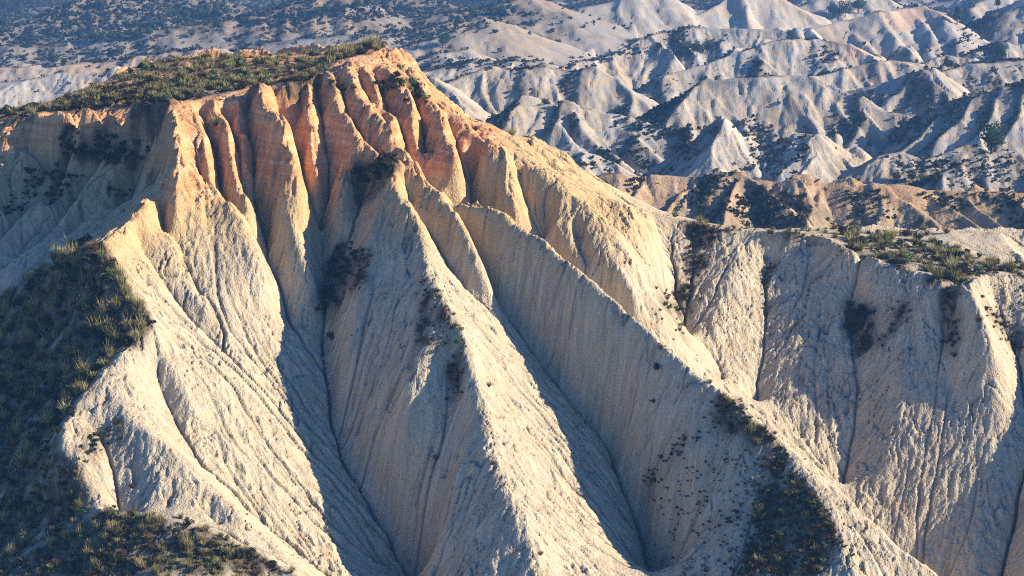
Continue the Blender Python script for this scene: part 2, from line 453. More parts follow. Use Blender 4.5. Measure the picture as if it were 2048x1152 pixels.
# right flank of S3 (mostly hidden) and the gully behind it
on_plane(P1, [(1510, 831, 6.0), (1575, 893, 6.0), (1640, 955, 5.8), (1720, 1028, 5.5), (1800, 1097, 5.2), (1880, 1165, 5.0), (1960, 1235, 4.8)])
S3 = LINES[S3I][:11] + LINES[-1][1:]
for_gully = []
for i_, p_ in enumerate(S3):
    a_, b_ = S3[max(i_ - 1, 0)], S3[min(i_ + 1, len(S3) - 1)]
    tx, ty = b_[0] - a_[0], b_[1] - a_[1]
    tl = math.hypot(tx, ty)
    d_ = [2.2, 2.6, 3.2, 3.8, 4.2, 4.8, 5.2, 5.8, 6.4, 7.0, 7.4, 7.6, 7.8, 8, 8.2, 8.4, 8.6][i_] * (1.0 + 0.012 * i_)
    for_gully.append((p_[0] - ty / tl * d_, p_[1] + tx / tl * d_, p_[2] - (1.0 + 0.022 * i_) * d_))
LINES.append(for_gully)
# right-hand plateau
at_depth([(1310, 430, 164.5), (1360, 438, 163.6), (1400, 446, 163), (1450, 462, 161.6), (1530, 464, 161.2), (1600, 470, 160.5), (1645, 474, 159.6), (1700, 506, 156.4), (1760, 524, 154.4), (1810, 541, 152.8), (1860, 560, 151.2), (1905, 574, 150), (1935, 580, 149.6)])
at_depth([(1935, 580, 149.6), (1960, 556, 152), (2000, 548, 153), (2048, 552, 153), (2140, 565, 152.5)])
at_depth([(1330, 430, 166.5), (1400, 440, 165.5), (1470, 458, 163.4), (1560, 460, 163.6), (1650, 458, 164.5), (1700, 456, 166), (1780, 460, 167), (1880, 462, 168), (1960, 461, 168.5), (2060, 460, 169), (2160, 462, 169)])
at_depth([(1880, 478, 163), (1920, 505, 159), (1985, 520, 157.8), (2048, 532, 156.6), (2140, 545, 156)])
on_plane(P2, [(1900, 463, -3), (1935, 490, -1.0), (1955, 512, 0.5)])
on_plane(P2, [(1990, 462, -4), (2020, 495, -1.5), (2040, 520, 0.6)])
plan([(30, 182, -46), (45, 184, -47), (60, 184, -47)])
plan([(26, 176, -39), (36, 175, -39), (48, 177, -40)])
# ribs and gullies of the right-hand slope
on_plane(P2, [(1345, 445, 0.4), (1335, 500, 0.9), (1340, 560, 1.1), (1338, 610, 1.0), (1350, 680, 0.4)])
on_plane(P2, [(1392, 455, 0.2), (1390, 500, 0.4), (1385, 560, 0.5), (1370, 640, 0.2), (1360, 690, 0.0)])
on_plane(P2, [(1480, 470, 1.0), (1482, 510, 1.4), (1455, 570, 1.4), (1430, 650, 1.2), (1424, 690, 1.0), (1436, 765, 0.3)])
on_plane(P2, [(1545, 500, 0.8), (1528, 560, 0.4), (1530, 640, -0.1), (1522, 740, -0.5), (1510, 775, -0.8), (1512, 815, -1.2)])
on_plane(P2, [(1620, 475, 1.8), (1620, 540, 1.6), (1605, 640, 1.1), (1592, 740, 0.6), (1590, 800, 0.4), (1600, 885, 0.2)])
on_plane(P2, [(1715, 540, 3.0), (1706, 610, 2.0), (1714, 680, 1.4), (1720, 760, 1.0), (1712, 850, 0.4), (1692, 930, -0.1), (1682, 975, -0.5)])
on_plane(P2, [(1800, 545, 5.6), (1800, 640, 4.3), (1800, 760, 3.1), (1780, 900, 1.9), (1776, 960, 1.4), (1780, 1060, 0.6)])
on_plane(P2, [(1893, 585, 6.4), (1900, 680, 5.0), (1906, 760, 4.0), (1884, 900, 2.7), (1862, 1030, 1.5), (1850, 1120, 0.8)])
on_plane(P2, [(1935, 580, 8.3), (1972, 638, 8.2), (1988, 700, 7.2), (1992, 765, 5.6), (1985, 860, 3.8), (1965, 1000, 2.7), (1940, 1152, 1.7), (1930, 1240, 1.5)])
on_plane(P2, [(1985, 600, 5.0), (2025, 690, 4.4), (2050, 760, 4.0), (2060, 900, 3.2), (2040, 1010, 2.4), (2005, 1152, 1.3), (1990, 1240, 1)])
on_plane(P2, [(2120, 580, 6.5), (2140, 760, 6.5), (2130, 900, 6), (2100, 1100, 5.5), (2090, 1240, 5)])
# shaded ribs on the left
on_plane(P3, [(0, 300, -0.65), (-20, 400, 0.54), (-80, 500, 0.71)])
on_plane(P3, [(70, 300, -0.99), (50, 350, 0.34), (20, 400, 1.07), (-20, 450, 1.56), (-80, 520, 1.56)])
on_plane(P3, [(90, 320, -1.65), (75, 370, -1.54), (30, 420, -1.38), (0, 450, -1.33), (-60, 520, -1.67)])
on_plane(P3, [(108, 300, -0.25), (100, 345, 0.82), (65, 400, 1.42), (0, 470, 2.24), (-60, 540, 2.24)])
on_plane(P3, [(135, 320, -0.79), (115, 390, -1.16), (75, 445, -1.2), (30, 490, -1.04), (-30, 560, -1.16)])
on_plane(P3, [(148, 285, 0.13), (140, 320, 1.38), (120, 370, 1.7), (90, 420, 1.92), (75, 460, 1.35)])
on_plane(P3, [(205, 278, 1.07), (200, 320, 2.3), (170, 370, 2.69), (130, 425, 2.98), (70, 490, 3.26), (0, 560, 3.6)])
on_plane(P3, [(215, 330, 1.0), (205, 350, 0.56), (165, 395, 0.18), (130, 450, 0.09), (95, 510, 0.01), (60, 550, 0.1)])
on_plane(P3, [(252, 275, 2.09), (250, 320, 3.29), (222, 365, 3.67), (190, 420, 4.07), (145, 470, 4.06), (100, 520, 4.05)])
on_plane(P3, [(268, 330, 2.65), (272, 390, 1.94), (235, 430, 1.53), (195, 465, 1.49), (150, 500, 1.48)])
on_plane(P3, [(305, 285, 3.74), (300, 330, 5.13), (285, 370, 5.59), (258, 410, 6.12), (230, 440, 5.99)])
on_plane(P3, [(328, 330, 4.96), (318, 372, 4.66), (300, 398, 4.96)])
on_plane(P3, [(0, 262, -0.4), (120, 248, 0.2), (220, 250, 1.4), (320, 250, 3.0)])
# ground in front, below the picture
plan([(-50, 106, -54), (-30, 104, -57), (-10, 104, -60), (10, 106, -60), (30, 108, -61), (52, 112, -60)])
on_plane(P1, [(310, 900, 7.0), (320, 960, 6.9), (340, 1020, 6.8)])
on_plane(P1, [(420, 1000, 6.6), (440, 1050, 6.5)])
#LINES_END

# ------------------------------------------------------------------ solve the hill surface from its crest and gully lines
CX0, CX1, CY0, CY1, CC = -64.0, 66.0, 96.0, 224.0, 0.25
cw, ch = int((CX1 - CX0) / CC) + 1, int((CY1 - CY0) / CC) + 1

def rasterise(step):
    w, h = (cw - 1) // step + 1, (ch - 1) // step + 1
    c = CC * step
    S, W = np.zeros(h * w), np.zeros(h * w)
    for L in LINES:
        for (xa, ya, za), (xb, yb, zb) in zip(L[:-1], L[1:]):
            n = max(2, int(math.hypot(xb - xa, yb - ya) / (c * 0.3)) + 1)
            t = np.linspace(0, 1, n)
            lx, ly = xa + (xb - xa) * t, ya + (yb - ya) * t
            lx, ly = lx + 0.22 * noise2(lx, ly, 2.3, 21) + 0.1 * noise2(lx, ly, 0.9, 22), ly + 0.22 * noise2(lx, ly, 2.3, 23) + 0.1 * noise2(lx, ly, 0.9, 24)
            ix = np.rint((lx - CX0) / c).astype(int)
            iy = np.rint((ly - CY0) / c).astype(int)
            ok = (ix >= 0) & (ix < w) & (iy >= 0) & (iy < h)
            np.add.at(S, iy[ok] * w + ix[ok], (za + (zb - za) * t)[ok])
            np.add.at(W, iy[ok] * w + ix[ok], 1.0)
    S, W = S.reshape(h, w), W.reshape(h, w)
    K = W > 0
    Z = np.where(K, S / np.maximum(W, 1), 0)
    B = np.zeros((h, w), bool)                     # border falls to the valley floor
    B[0, :] = B[-1, :] = B[:, 0] = B[:, -1] = True
    return Z, K, B

def solve():
    Zp = None
    for step in (16, 8, 4, 2, 1):
        Zk, K, B = rasterise(step)
        h, w = Zk.shape
        yy, xx = np.mgrid[0:h, 0:w] * (CC * step)
        if Zp is None:
            Z = np.full((h, w), 25.0)
        else:
            fy, fx = np.mgrid[0:h, 0:w] / 2.0
            Z = bilin(Zp, fx, fy)
        fix = K | B
        Zb = np.where(K, Zk, 1.0)
        for it in range({16: 900, 8: 500, 4: 350, 2: 260, 1: 160}[step]):
            Z[fix] = Zb[fix]
            P = np.pad(Z, 1, mode='edge')
            A = 0.25 * (P[:-2, 1:-1] + P[2:, 1:-1] + P[1:-1, :-2] + P[1:-1, 2:])
            Z = np.where(fix, Zb, Z + 1.0 * (A - Z))
        Zp = Z
    return Zp, K

ZC, KC = solve()
ZC = blur(ZC, 0.7)
ZC = np.minimum(ZC, blur(ZC, 1.8) + 0.10)          # crests weather round, gullies stay sharp

MX0, MX1, MY0, MY1, MC = -50.0, 52.0, 103.0, 200.0, 0.1
mw, mh = int((MX1 - MX0) / MC) + 1, int((MY1 - MY0) / MC) + 1
GX, GY = np.meshgrid(MX0 + MC * np.arange(mw), MY0 + MC * np.arange(mh))
ZM = bilin(ZC, (GX - CX0) / CC, (GY - CY0) / CC)
ZM = blur(ZM, 1.2)
# the buttresses of the right-hand slope are broad and rounded, cut by thin gullies
bt = np.clip((GX - 11.5 - (144.0 - GY) * 1.35) / 1.5, 0, 1) * np.clip((33.5 - GX) / 2, 0, 1) * np.clip((158 - GY) / 6, 0, 1)
ZM = ZM + blur(bt, 6) * (np.minimum(ZM, blur(ZM, 13.0) + 0.25) - ZM)
gy, gx = np.gradient(ZM, MC)
SL = np.sqrt(gx * gx + gy * gy)
steep = np.clip((SL - 0.15) / 0.4, 0, 1)
cliff = np.clip((ZM - 35.5) / 3.0, 0, 1) * np.clip((SL - 0.35) / 0.3, 0, 1)
ZM += (0.3 + 0.7 * np.clip((ZM - 30.0) / 3.0, 0, 1) * np.clip((GX + 8) / 4, 0, 1) + 1.5 * blur(cliff, 6) * np.clip((GX + 28.5) / 1.5, 0.1, 1)) * (ZM - blur(ZM, 9.0)) * np.clip((SL - 0.2) / 0.3, 0, 1)
ZM += (0.36 * fbm(GX, GY, 5.0, 3, 11) + 0.16 * fbm(GX, GY, 1.8, 3, 12)) * steep * (1 - 0.6 * blur(bt, 6)) + 0.10 * fbm(GX, GY, 1.2, 3, 31)
ZM, RILL = erode(ZM, MC, 9, 40000, 240, 0.013, 4.0, 5, smooth=1.1, jit=0.16, widen=0.45, mask=1 - 0.55 * blur(bt, 6))
fl = streaks(ZM, 7, 64, 22)
capm = blur(np.clip((ZM - 37.0) / 3.0, 0, 1) * np.clip((SL - 0.45) / 0.3, 0, 1), 4)
ZM += capm * (0.16 * fl + 0.10 * streaks(ZM, 5, 75, 8) - 0.40 * np.clip(-fl - 0.35, 0, 2))
zt = ZM + 0.25 * fbm(GX, GY, 6.0, 3, 65)
bed = 0.6 * noise2(zt * 1.0, 0 * zt, 0.85, 66) + 0.5 * noise2(zt * 1.0, 0 * zt + 9.3, 0.33, 67)
ZM += capm * (0.14 * bed + 0.34 * noise2(zt, 0 * zt + 1.7, 2.6, 77) + 0.26 * fbm(GX, GY, 0.9, 3, 74))
st1, st2 = streaks(ZM, 1, 61, 3, 0.8), streaks(ZM, 2, 62, 6, 0.8)
patch = 0.55 + 0.45 * fbm(GX, GY, 7.0, 2, 63)
st3, st4 = streaks(ZM, 7, 68, 26, 0.9), streaks(ZM, 4, 69, 12, 1.0)
lines_ = np.clip(1.0 - np.abs(st3) / 0.13, 0, 1) * np.clip(0.75 + 1.1 * fbm(GX, GY, 3.5, 3, 70), 0, 1)
lines_ = np.maximum(lines_, 0.6 * np.clip(1.0 - np.abs(st4) / 0.15, 0, 1) * np.clip(0.4 + 1.3 * fbm(GX, GY, 2.2, 3, 72), 0, 1))
CRACK = lines_ * steep * np.clip(patch + 0.25, 0, 1)
ZM += (0.036 * st1 + 0.034 * st2) * steep - 0.42 * CRACK
ZM += 0.028 * fbm(GX, GY, 0.3, 2, 41)
ZM = np.minimum(ZM, 200)

def HM(x, y):
    return bilin(ZM, (np.asarray(x) - MX0) / MC, (np.asarray(y) - MY0) / MC)

# colour layers: an orange conglomerate cap, ochre marl under it, grey marl below
warp = 1.2 * fbm(GX, GY, 9.0, 4, 51)
capbase = 41.2 + 0.00 * GX
ORANGE = np.clip((ZM + warp + 0.9 * noise2(zt, 0 * zt + 3.1, 1.1, 68) - 38.9 - 3.0 * np.clip((GX + 6) / 6, 0, 1)) / 1.3, 0, 1)
YELLOW = np.clip((ZM + 1.4 * warp - 33.5) / 4.0, 0, 1) * 0.9
STK = np.clip(0.6 * st1 + 0.5 * st2, -2, 2) * steep
RV = np.clip(RILL / 0.12 + 1.25 * CRACK, 0, 1)  # mask for the shade painted along rills and cracks
VEG = np.zeros_like(ZM)

# ------------------------------------------------------------------ badlands beyond the hill: crests and spurs
FAR = []                                     # (points, side slope)

CRESTPX = []                                 # (u, v, depth) along every crest, so spurs start on their crest

def crest(pts, s=0.82, f=1.0, e=0.14):
    Yc = []
    for p in pts:
        _, m = ray(p[0], max(p[1], -40))
        Yc.append(44.0 / (float(m) - 0.02) * f)
    Ym = float(np.mean(Yc))
    Ys = [Ym * (y / Ym) ** e for y in Yc]
    for (p, y), (q, y2) in zip(zip(pts[:-1], Ys[:-1]), zip(pts[1:], Ys[1:])):
        for t in np.linspace(0, 1, 9):
            CRESTPX.append((p[0] + (q[0] - p[0]) * t, p[1] + (q[1] - p[1]) * t, y + (y2 - y) * t))
    FAR.append(([pt(p[0], p[1], y) for p, y in zip(pts, Ys)], s))

def spur(pts, fall=0.5, s=0.8, f=1.0):
    A = np.array(CRESTPX[-400:])
    k = int(np.argmin((A[:, 0] - pts[0][0]) ** 2 + (A[:, 1] - pts[0][1]) ** 2))
    p = pt(pts[0][0], pts[0][1], float(A[k, 2]))
    out = [p]
    for u, v in pts[1:]:
        a, m = ray(u, v)
        Ys = np.linspace(p[1] + 20, p[1] - 70, 1800)
        d = np.hypot(a * Ys - p[0], Ys - p[1])
        g = (HC - m * Ys) - (p[2] - fall * d)
        k = np.nonzero((g[:-1] < 0) & (g[1:] >= 0))[0]
        Y = Ys[k[0]] if len(k) else p[1] - 2
        p = pt(u, v, float(Y))
        out.append(p)
    FAR.append((out, s))
#FAR_BEGIN
# middle ridge just behind the plateau
crest([(1120, 372), (1190, 356), (1260, 350), (1330, 350), (1400, 357), (1440, 346), (1490, 346), (1520, 358), (1560, 364), (1600, 370), (1650, 374), (1700, 370), (1760, 370), (1800, 374), (1850, 380), (1920, 384), (2000, 382), (2100, 388), (2200, 390)], 0.7, 0.93, 0.0)
for q in ([(1295, 352), (1275, 385), (1240, 412), (1215, 440)], [(1400, 357), (1350, 400), (1310, 445)],
          [(1490, 346), (1460, 400), (1440, 455)], [(1500, 348), (1545, 385), (1590, 425), (1625, 460)],
          [(1600, 370), (1625, 395), (1636, 415), (1622, 440)], [(1645, 374), (1640, 410), (1630, 450)], [(1760, 371), (1800, 398), (1850, 430), (1890, 460)], [(1850, 380), (1880, 405), (1930, 435), (1960, 458)],
          [(1920, 385), (1960, 418), (2005, 455)], [(2010, 384), (2050, 420), (2080, 450)]):
    spur(q, 0.36, 0.78, 0.93)
crest([(1120, 300), (1160, 303), (1200, 312), (1235, 328), (1262, 346)], 0.6, 0.98)
# dark pyramid and its neighbours
crest([(1440, 322), (1490, 300), (1540, 286), (1590, 272), (1625, 269), (1660, 285), (1700, 305), (1735, 342)], 0.7, e=-0.05)
spur([(1625, 270), (1638, 310), (1606, 368)], 0.55)
spur([(1660, 286), (1690, 315), (1722, 352)], 0.5)
crest([(1735, 330), (1760, 312), (1800, 303), (1845, 318), (1890, 306), (1930, 292), (1975, 300)], 0.55)
crest([(1890, 352), (1930, 322), (1965, 309), (2005, 301), (2035, 306), (2080, 330), (2140, 350)], 0.65, 0.97)
spur([(2036, 306), (2046, 340), (2050, 375)], 0.6, 0.8, 0.97)
# long diagonal ridge on the right
crest([(1752, 300, 1.0), (1790, 272, 1.0), (1820, 247), (1890, 212), (1940, 192), (2000, 177), (2060, 172), (2140, 168), (2240, 165)], 0.72, e=-0.05)
spur([(1890, 212), (1860, 260), (1810, 305)], 0.55, 0.75)
spur([(1945, 191), (1925, 235), (1880, 280)], 0.55, 0.75)
spur([(1990, 178), (1985, 220), (1955, 270)], 0.55, 0.75)
spur([(2040, 174), (2040, 220), (2010, 275)], 0.55, 0.75)
# big pale hill
crest([(1290, 290), (1330, 246), (1360, 203), (1400, 159), (1440, 157), (1480, 156), (1560, 149), (1610, 151), (1650, 175), (1720, 201), (1790, 226), (1826, 246)], 0.74)
spur([(1400, 159), (1430, 192), (1470, 230), (1500, 268)], 0.55)
spur([(1470, 156), (1500, 200), (1540, 250)], 0.62, 0.85)
spur([(1560, 149), (1580, 195), (1620, 250), (1640, 280)], 0.62, 0.85)
spur([(1612, 152), (1650, 182), (1680, 215), (1715, 255), (1756, 298)], 0.5, 0.85)
spur([(1700, 195), (1740, 235), (1780, 275)], 0.45, 0.85)
spur([(1450, 240), (1430, 285), (1425, 310)], 0.55)
# pale hill left of it
crest([(880, 168), (920, 151), (980, 132), (1030, 141), (1080, 136), (1130, 138), (1200, 146), (1228, 153), (1270, 187), (1310, 225), (1340, 252)], 0.74)
spur([(965, 136), (958, 170), (985, 215)], 0.55, 0.85)
spur([(1040, 141), (1070, 180), (1095, 210)], 0.6, 0.9)
spur([(1130, 139), (1165, 180), (1212, 224)], 0.55, 0.9)
spur([(1180, 144), (1220, 185), (1262, 228)], 0.6, 0.9)
crest([(860, 150), (900, 178), (935, 213), (985, 258), (1030, 290)], 0.7)
# dark scrubby ridge in front of them
crest([(960, 262), (995, 232), (1040, 216), (1090, 206), (1150, 217), (1200, 226), (1270, 237), (1320, 252), (1370, 259), (1425, 256), (1452, 272), (1485, 298)], 0.7)
spur([(1090, 207), (1075, 240), (1045, 285)], 0.5)
spur([(1118, 212), (1112, 250), (1150, 290), (1190, 310)], 0.45, 0.85)
spur([(1160, 220), (1168, 260), (1210, 300), (1255, 338)], 0.42, 0.85)
spur([(1200, 227), (1262, 268), (1300, 300), (1340, 336)], 0.4, 0.8)
spur([(1030, 220), (1010, 250), (975, 290)], 0.5)
# upper right ridges
crest([(1140, 135), (1220, 107), (1270, 82), (1302, 69), (1380, 53), (1440, 56), (1540, 59), (1620, 62)], 0.7)
spur([(1302, 70), (1320, 95), (1352, 124)], 0.5)
spur([(1340, 62), (1365, 90), (1395, 118)], 0.5)
spur([(1400, 54), (1420, 80), (1440, 108)], 0.6)
crest([(1350, 136), (1400, 127), (1450, 112), (1530, 87), (1600, 62), (1700, 37), (1800, 14), (1848, 9), (1880, 22), (1902, 62)], 0.62)
for q in ([(1755, 26), (1775, 55), (1805, 90), (1836, 119)], [(1820, 13), (1845, 40), (1872, 82)], [(1850, 10), (1880, 40), (1895, 72)], [(1690, 42), (1715, 75), (1750, 112)], [(1620, 58), (1650, 90), (1690, 125)], [(1560, 80), (1590, 110), (1625, 140)]):
    spur(q, 0.42, 0.75)
crest([(1320, 152), (1400, 131), (1480, 103), (1560, 83), (1640, 78), (1700, 88), (1742, 112)], 0.62, 0.97)
for q in ([(1510, 97), (1525, 125), (1560, 148)], [(1640, 79), (1665, 105), (1700, 128)]):
    spur(q, 0.45, 0.75, 0.97)
crest([(1600, 160), (1680, 141), (1740, 124), (1790, 121), (1840, 131), (1870, 140)], 0.6)
for q in ([(1688, 140), (1700, 155), (1716, 175)], [(1720, 130), (1730, 150), (1742, 168)], [(1762, 122), (1778, 145), (1792, 165)]):
    spur(q, 0.5, 0.8)
crest([(1670, 188), (1760, 166), (1830, 147), (1852, 144), (1884, 163), (1930, 192)], 0.66, e=-0.05)
spur([(1852, 145), (1870, 170), (1900, 195)], 0.45)
crest([(1800, 138), (1840, 118), (1880, 92), (1940, 47), (2000, 17), (2060, -8), (2160, -30)], 0.66, e=-0.05)
for q in ([(1990, 21), (2010, 50), (2045, 90)], [(2030, 5), (2055, 40), (2090, 80)]):
    spur(q, 0.5, 0.8)
crest([(1900, 122), (1940, 106), (1985, 91), (2060, 86), (2160, 80)], 0.6)
crest([(1850, 156), (1900, 138), (1945, 126), (2060, 116), (2160, 112)], 0.5)
crest([(1875, 112), (1893, 108), (1915, 112), (1950, 117)], 0.6)
crest([(860, 95), (940, 68), (1000, 52), (1060, 27), (1150, 17), (1200, 9), (1260, -6), (1320, -20)], 0.7)
for q in ([(1090, 25), (1125, 65), (1160, 100)], [(1045, 34), (1048, 70), (1078, 112)], [(1160, 17), (1195, 50), (1236, 82)], [(1205, 8), (1240, 40), (1275, 65)], [(1280, -10), (1300, 20), (1345, 55)]):
    spur(q, 0.55, 0.8)
crest([(1330, 68), (1360, 47), (1400, 26), (1460, -4), (1540, -22)], 0.66)
crest([(1560, 25), (1640, 0), (1750, -22)], 0.66)
crest([(850, 142), (940, 122), (1000, 121), (1085, 119)], 0.4)
crest([(1920, 20), (1990, -8), (2080, -28)], 0.6)
# terraces and low ridges at the upper left
crest([(-120, 172), (-20, 166), (60, 156), (130, 142), (200, 152), (260, 140), (335, 112)], 0.6)
spur([(0, 164), (40, 182), (75, 202)], 0.45, 0.75)
spur([(-30, 166), (0, 190), (40, 215)], 0.45, 0.75)
spur([(95, 150), (125, 172), (150, 192)], 0.45, 0.75)
crest([(-100, 140), (0, 136), (120, 131), (250, 116), (350, 101), (450, 98)], 0.42)
crest([(-100, 96), (0, 91), (100, 89), (170, 76), (300, 61), (430, 46), (520, 26), (600, 6), (680, -20)], 0.5)
for q in ([(60, 88), (70, 105), (85, 118)], [(160, 77), (175, 95), (190, 108)], [(250, 66), (262, 84), (280, 98)]):
    spur(q, 0.5, 0.75)
crest([(-80, 78), (0, 66), (60, 41), (120, 16), (170, -6), (240, -30)], 0.6)
crest([(150, 60), (215, 32), (255, 15), (330, -6), (400, -25)], 0.6)
crest([(290, 82), (400, 76), (520, 59), (640, 46), (800, 36), (900, 26), (1000, 6), (1060, -12)], 0.42)
for q in ([(400, 76), (415, 88), (425, 100)], [(460, 68), (475, 80), (488, 92)], [(640, 47), (655, 62), (668, 76)], [(700, 42), (712, 55), (724, 70)]):
    spur(q, 0.5, 0.75)
crest([(500, 88), (650, 71), (780, 63), (900, 42), (960, 30)], 0.42)
crest([(480, 32), (545, 20), (600, -4), (650, -20)], 0.66)
spur([(552, 18), (563, 38), (577, 60)], 0.55, 0.8)
crest([(640, 20), (740, 0), (840, -20)], 0.5)
crest([(820, 128), (870, 108), (940, 96)], 0.45)
#FAR_END

def floor_z(Y):
    return HC - 58.0 - 0.02 * np.asarray(Y, float)

def far_height(X, Y, seed):
    wx = X + 0.7 * fbm(X, Y, 12.0, 4, 71)
    wy = Y + 0.7 * fbm(X, Y, 12.0, 4, 81)
    Z = floor_z(Y) + 2.6 * fbm(X, Y, 45.0, 4, 91) + 2.2 * (1 - np.abs(fbm(X, Y, 30.0, 4, 95)) * 2.2)
    x0, y0, c = X[0, 0], Y[0, 0], X[0, 1] - X[0, 0]
    h, w = X.shape
    R = 34.0
    for pts, s in FAR:
        for a, b in zip(pts[:-1], pts[1:]):
            i0 = int(max(0, (min(a[0], b[0]) - R - x0) / c)); i1 = int(min(w, (max(a[0], b[0]) + R - x0) / c))
            j0 = int(max(0, (min(a[1], b[1]) - R - y0) / c)); j1 = int(min(h, (max(a[1], b[1]) + R - y0) / c))
            if i1 <= i0 or j1 <= j0: continue
            px, py = wx[j0:j1, i0:i1], wy[j0:j1, i0:i1]
            ex, ey = b[0] - a[0], b[1] - a[1]
            t = np.clip(((px - a[0]) * ex + (py - a[1]) * ey) / (ex * ex + ey * ey + 1e-6), 0, 1)
            d = np.hypot(px - a[0] - t * ex, py - a[1] - t * ey)
            zz = a[2] + (b[2] - a[2]) * t - s * d * (1 - 0.004 * d)
            sub = Z[j0:j1, i0:i1]
            np.maximum(sub, zz, out=sub)
    return Z

BANDS = []
def band(x0, x1, y0, y1, c, seed, k):
    w, h = int((x1 - x0) / c) + 1, int((y1 - y0) / c) + 1
    X, Y = np.meshgrid(x0 + c * np.arange(w), y0 + c * np.arange(h))
    Z = far_height(X, Y, seed)
    Z += 0.35 * fbm(X, Y, 6.0, 3, seed)
    ribs = streaks(Z, int(3.2 / c) + 1, seed + 5, int(5 / c) + 4, 0.4)
    g0y, g0x = np.gradient(blur(Z, 1.5), c)
    Z += (0.6 * ribs + 0.3 * np.abs(ribs)) * np.clip((np.hypot(g0x, g0y) - 0.3) / 0.3, 0, 1)
    Z, R = erode(Z, c, 6, int(0.05 * w * h), int(30 / c), k, 4.0, seed, smooth=1.2, jit=0.25, widen=0.5)
    st1, st2 = streaks(Z, 1, seed + 1, 7), streaks(Z, 3, seed + 2, 10)
    gy, gx = np.gradient(blur(Z, 1.5), c)
    sl = np.hypot(gx, gy)
    steep = np.clip((sl - 0.2) / 0.4, 0, 1)
    st3 = streaks(Z, 4, seed + 3, 14, 0.5)
    Z += (0.16 * c * st1 + 0.24 * c * st2 + 0.45 * c * st3 - 0.9 * c * np.clip(1 - np.abs(st3) / 0.2, 0, 1)) * steep
    # scrub: thickest on slopes turned from the sun and on flat ground
    wgt = np.clip(0.8 * np.clip(gx / 0.7, -1, 1) - 0.08 + np.clip((0.42 - sl) / 0.25, 0, 1) * 0.62 + 0.75 * fbm(X, Y, 22.0, 4, 131) + 0.3 * fbm(X, Y, 5.0, 2, 141), 0, 1)
    fl = np.clip((Y - 520) / 150, 0, 1) * np.clip((60 - X) / 120, 0, 1)
    wgt = np.clip(wgt + 1.0 * fl, 0, 1)
    org = np.clip(1.5 * fbm(X, Y, 40.0, 4, 151) + 0.06 * (Z - floor_z(Y) - 11) - 0.45, 0, 0.35)
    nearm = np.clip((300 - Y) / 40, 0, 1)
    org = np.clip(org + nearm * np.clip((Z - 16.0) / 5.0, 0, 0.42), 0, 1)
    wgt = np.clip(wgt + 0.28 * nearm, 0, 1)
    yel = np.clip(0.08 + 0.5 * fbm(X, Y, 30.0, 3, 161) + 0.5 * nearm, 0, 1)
    o = mesh_obj("badlands", np.stack([X.ravel(), Y.ravel(), Z.ravel()], 1), grid_faces(h, w), M_FAR,
                 dict(orange=org, yellow=yel, veg=np.clip(wgt * 1.5, 0, 1), rill_shade=np.clip(R / (0.5 * c / 0.1), 0, 1), streak=np.clip(0.4 * st1 + 0.4 * st2 + 0.5 * st3, -2, 2) * steep))
    tag(o, kind="structure")
    BANDS.append((x0, y0, c, Z, wgt))

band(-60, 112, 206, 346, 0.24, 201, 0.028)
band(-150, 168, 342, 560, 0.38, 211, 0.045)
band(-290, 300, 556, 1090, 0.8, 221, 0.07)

# the open ground that carries everything on to the horizon
gc = 40.0
gxs = np.arange(-3000, 3001, gc)
gX, gY = np.meshgrid(gxs, np.arange(-400, 3001, gc))
gZ = floor_z(np.clip(gY, 0, 1000)) - 5.0 + 1.5 * fbm(gX, gY, 300.0, 3, 171) + np.clip(gY - 1000, 0, 2000) * 0.03
ground = mesh_obj("ground", np.stack([gX.ravel(), gY.ravel(), gZ.ravel()], 1), grid_faces(*gX.shape), M_FAR,
                  dict(orange=0 * gX, yellow=0 * gX + 0.3, veg=0 * gX + 0.5, rill_shade=0 * gX, streak=0 * gX))
tag(ground, kind="structure")

def HA(x, y):
    """ground height anywhere"""
    x, y = np.asarray(x, float), np.asarray(y, float)
    z = floor_z(y) - 6.0
    for x0, y0, c, Z, _ in BANDS:
        h, w = Z.shape
        ok = (x >= x0) & (x <= x0 + c * (w - 1)) & (y >= y0) & (y <= y0 + c * (h - 1))
        z = np.where(ok, np.maximum(z, bilin(Z, (x - x0) / c, (y - y0) / c)), z)
    ok = (x >= MX0) & (x <= MX1) & (y >= MY0) & (y <= MY1)
    return np.where(ok, np.maximum(z, HM(x, y)), z)

def at(u, v, y0=104.0, y1=1080.0):
    """where sight lines first meet the land"""
    u, v = np.atleast_1d(np.asarray(u, float)), np.atleast_1d(np.asarray(v, float))
    a, m = ray(u, v)
    Y = np.full(u.shape, np.nan)
    todo = np.ones(u.shape, bool)
    y = y0
    while y < y1 and todo.any():
        k = np.nonzero(todo)[0]
        hit = HA(a[k] * y, np.full(len(k), y)) >= HC - m[k] * y
        Y[k[hit]] = y
        todo[k[hit]] = False
        y += 0.12 if y < 205 else 0.0012 * y
    Yf = np.where(np.isnan(Y), y1, Y)
    x = a * Yf
    return np.stack([x, Yf, HA(x, Yf)], 1), ~np.isnan(Y)

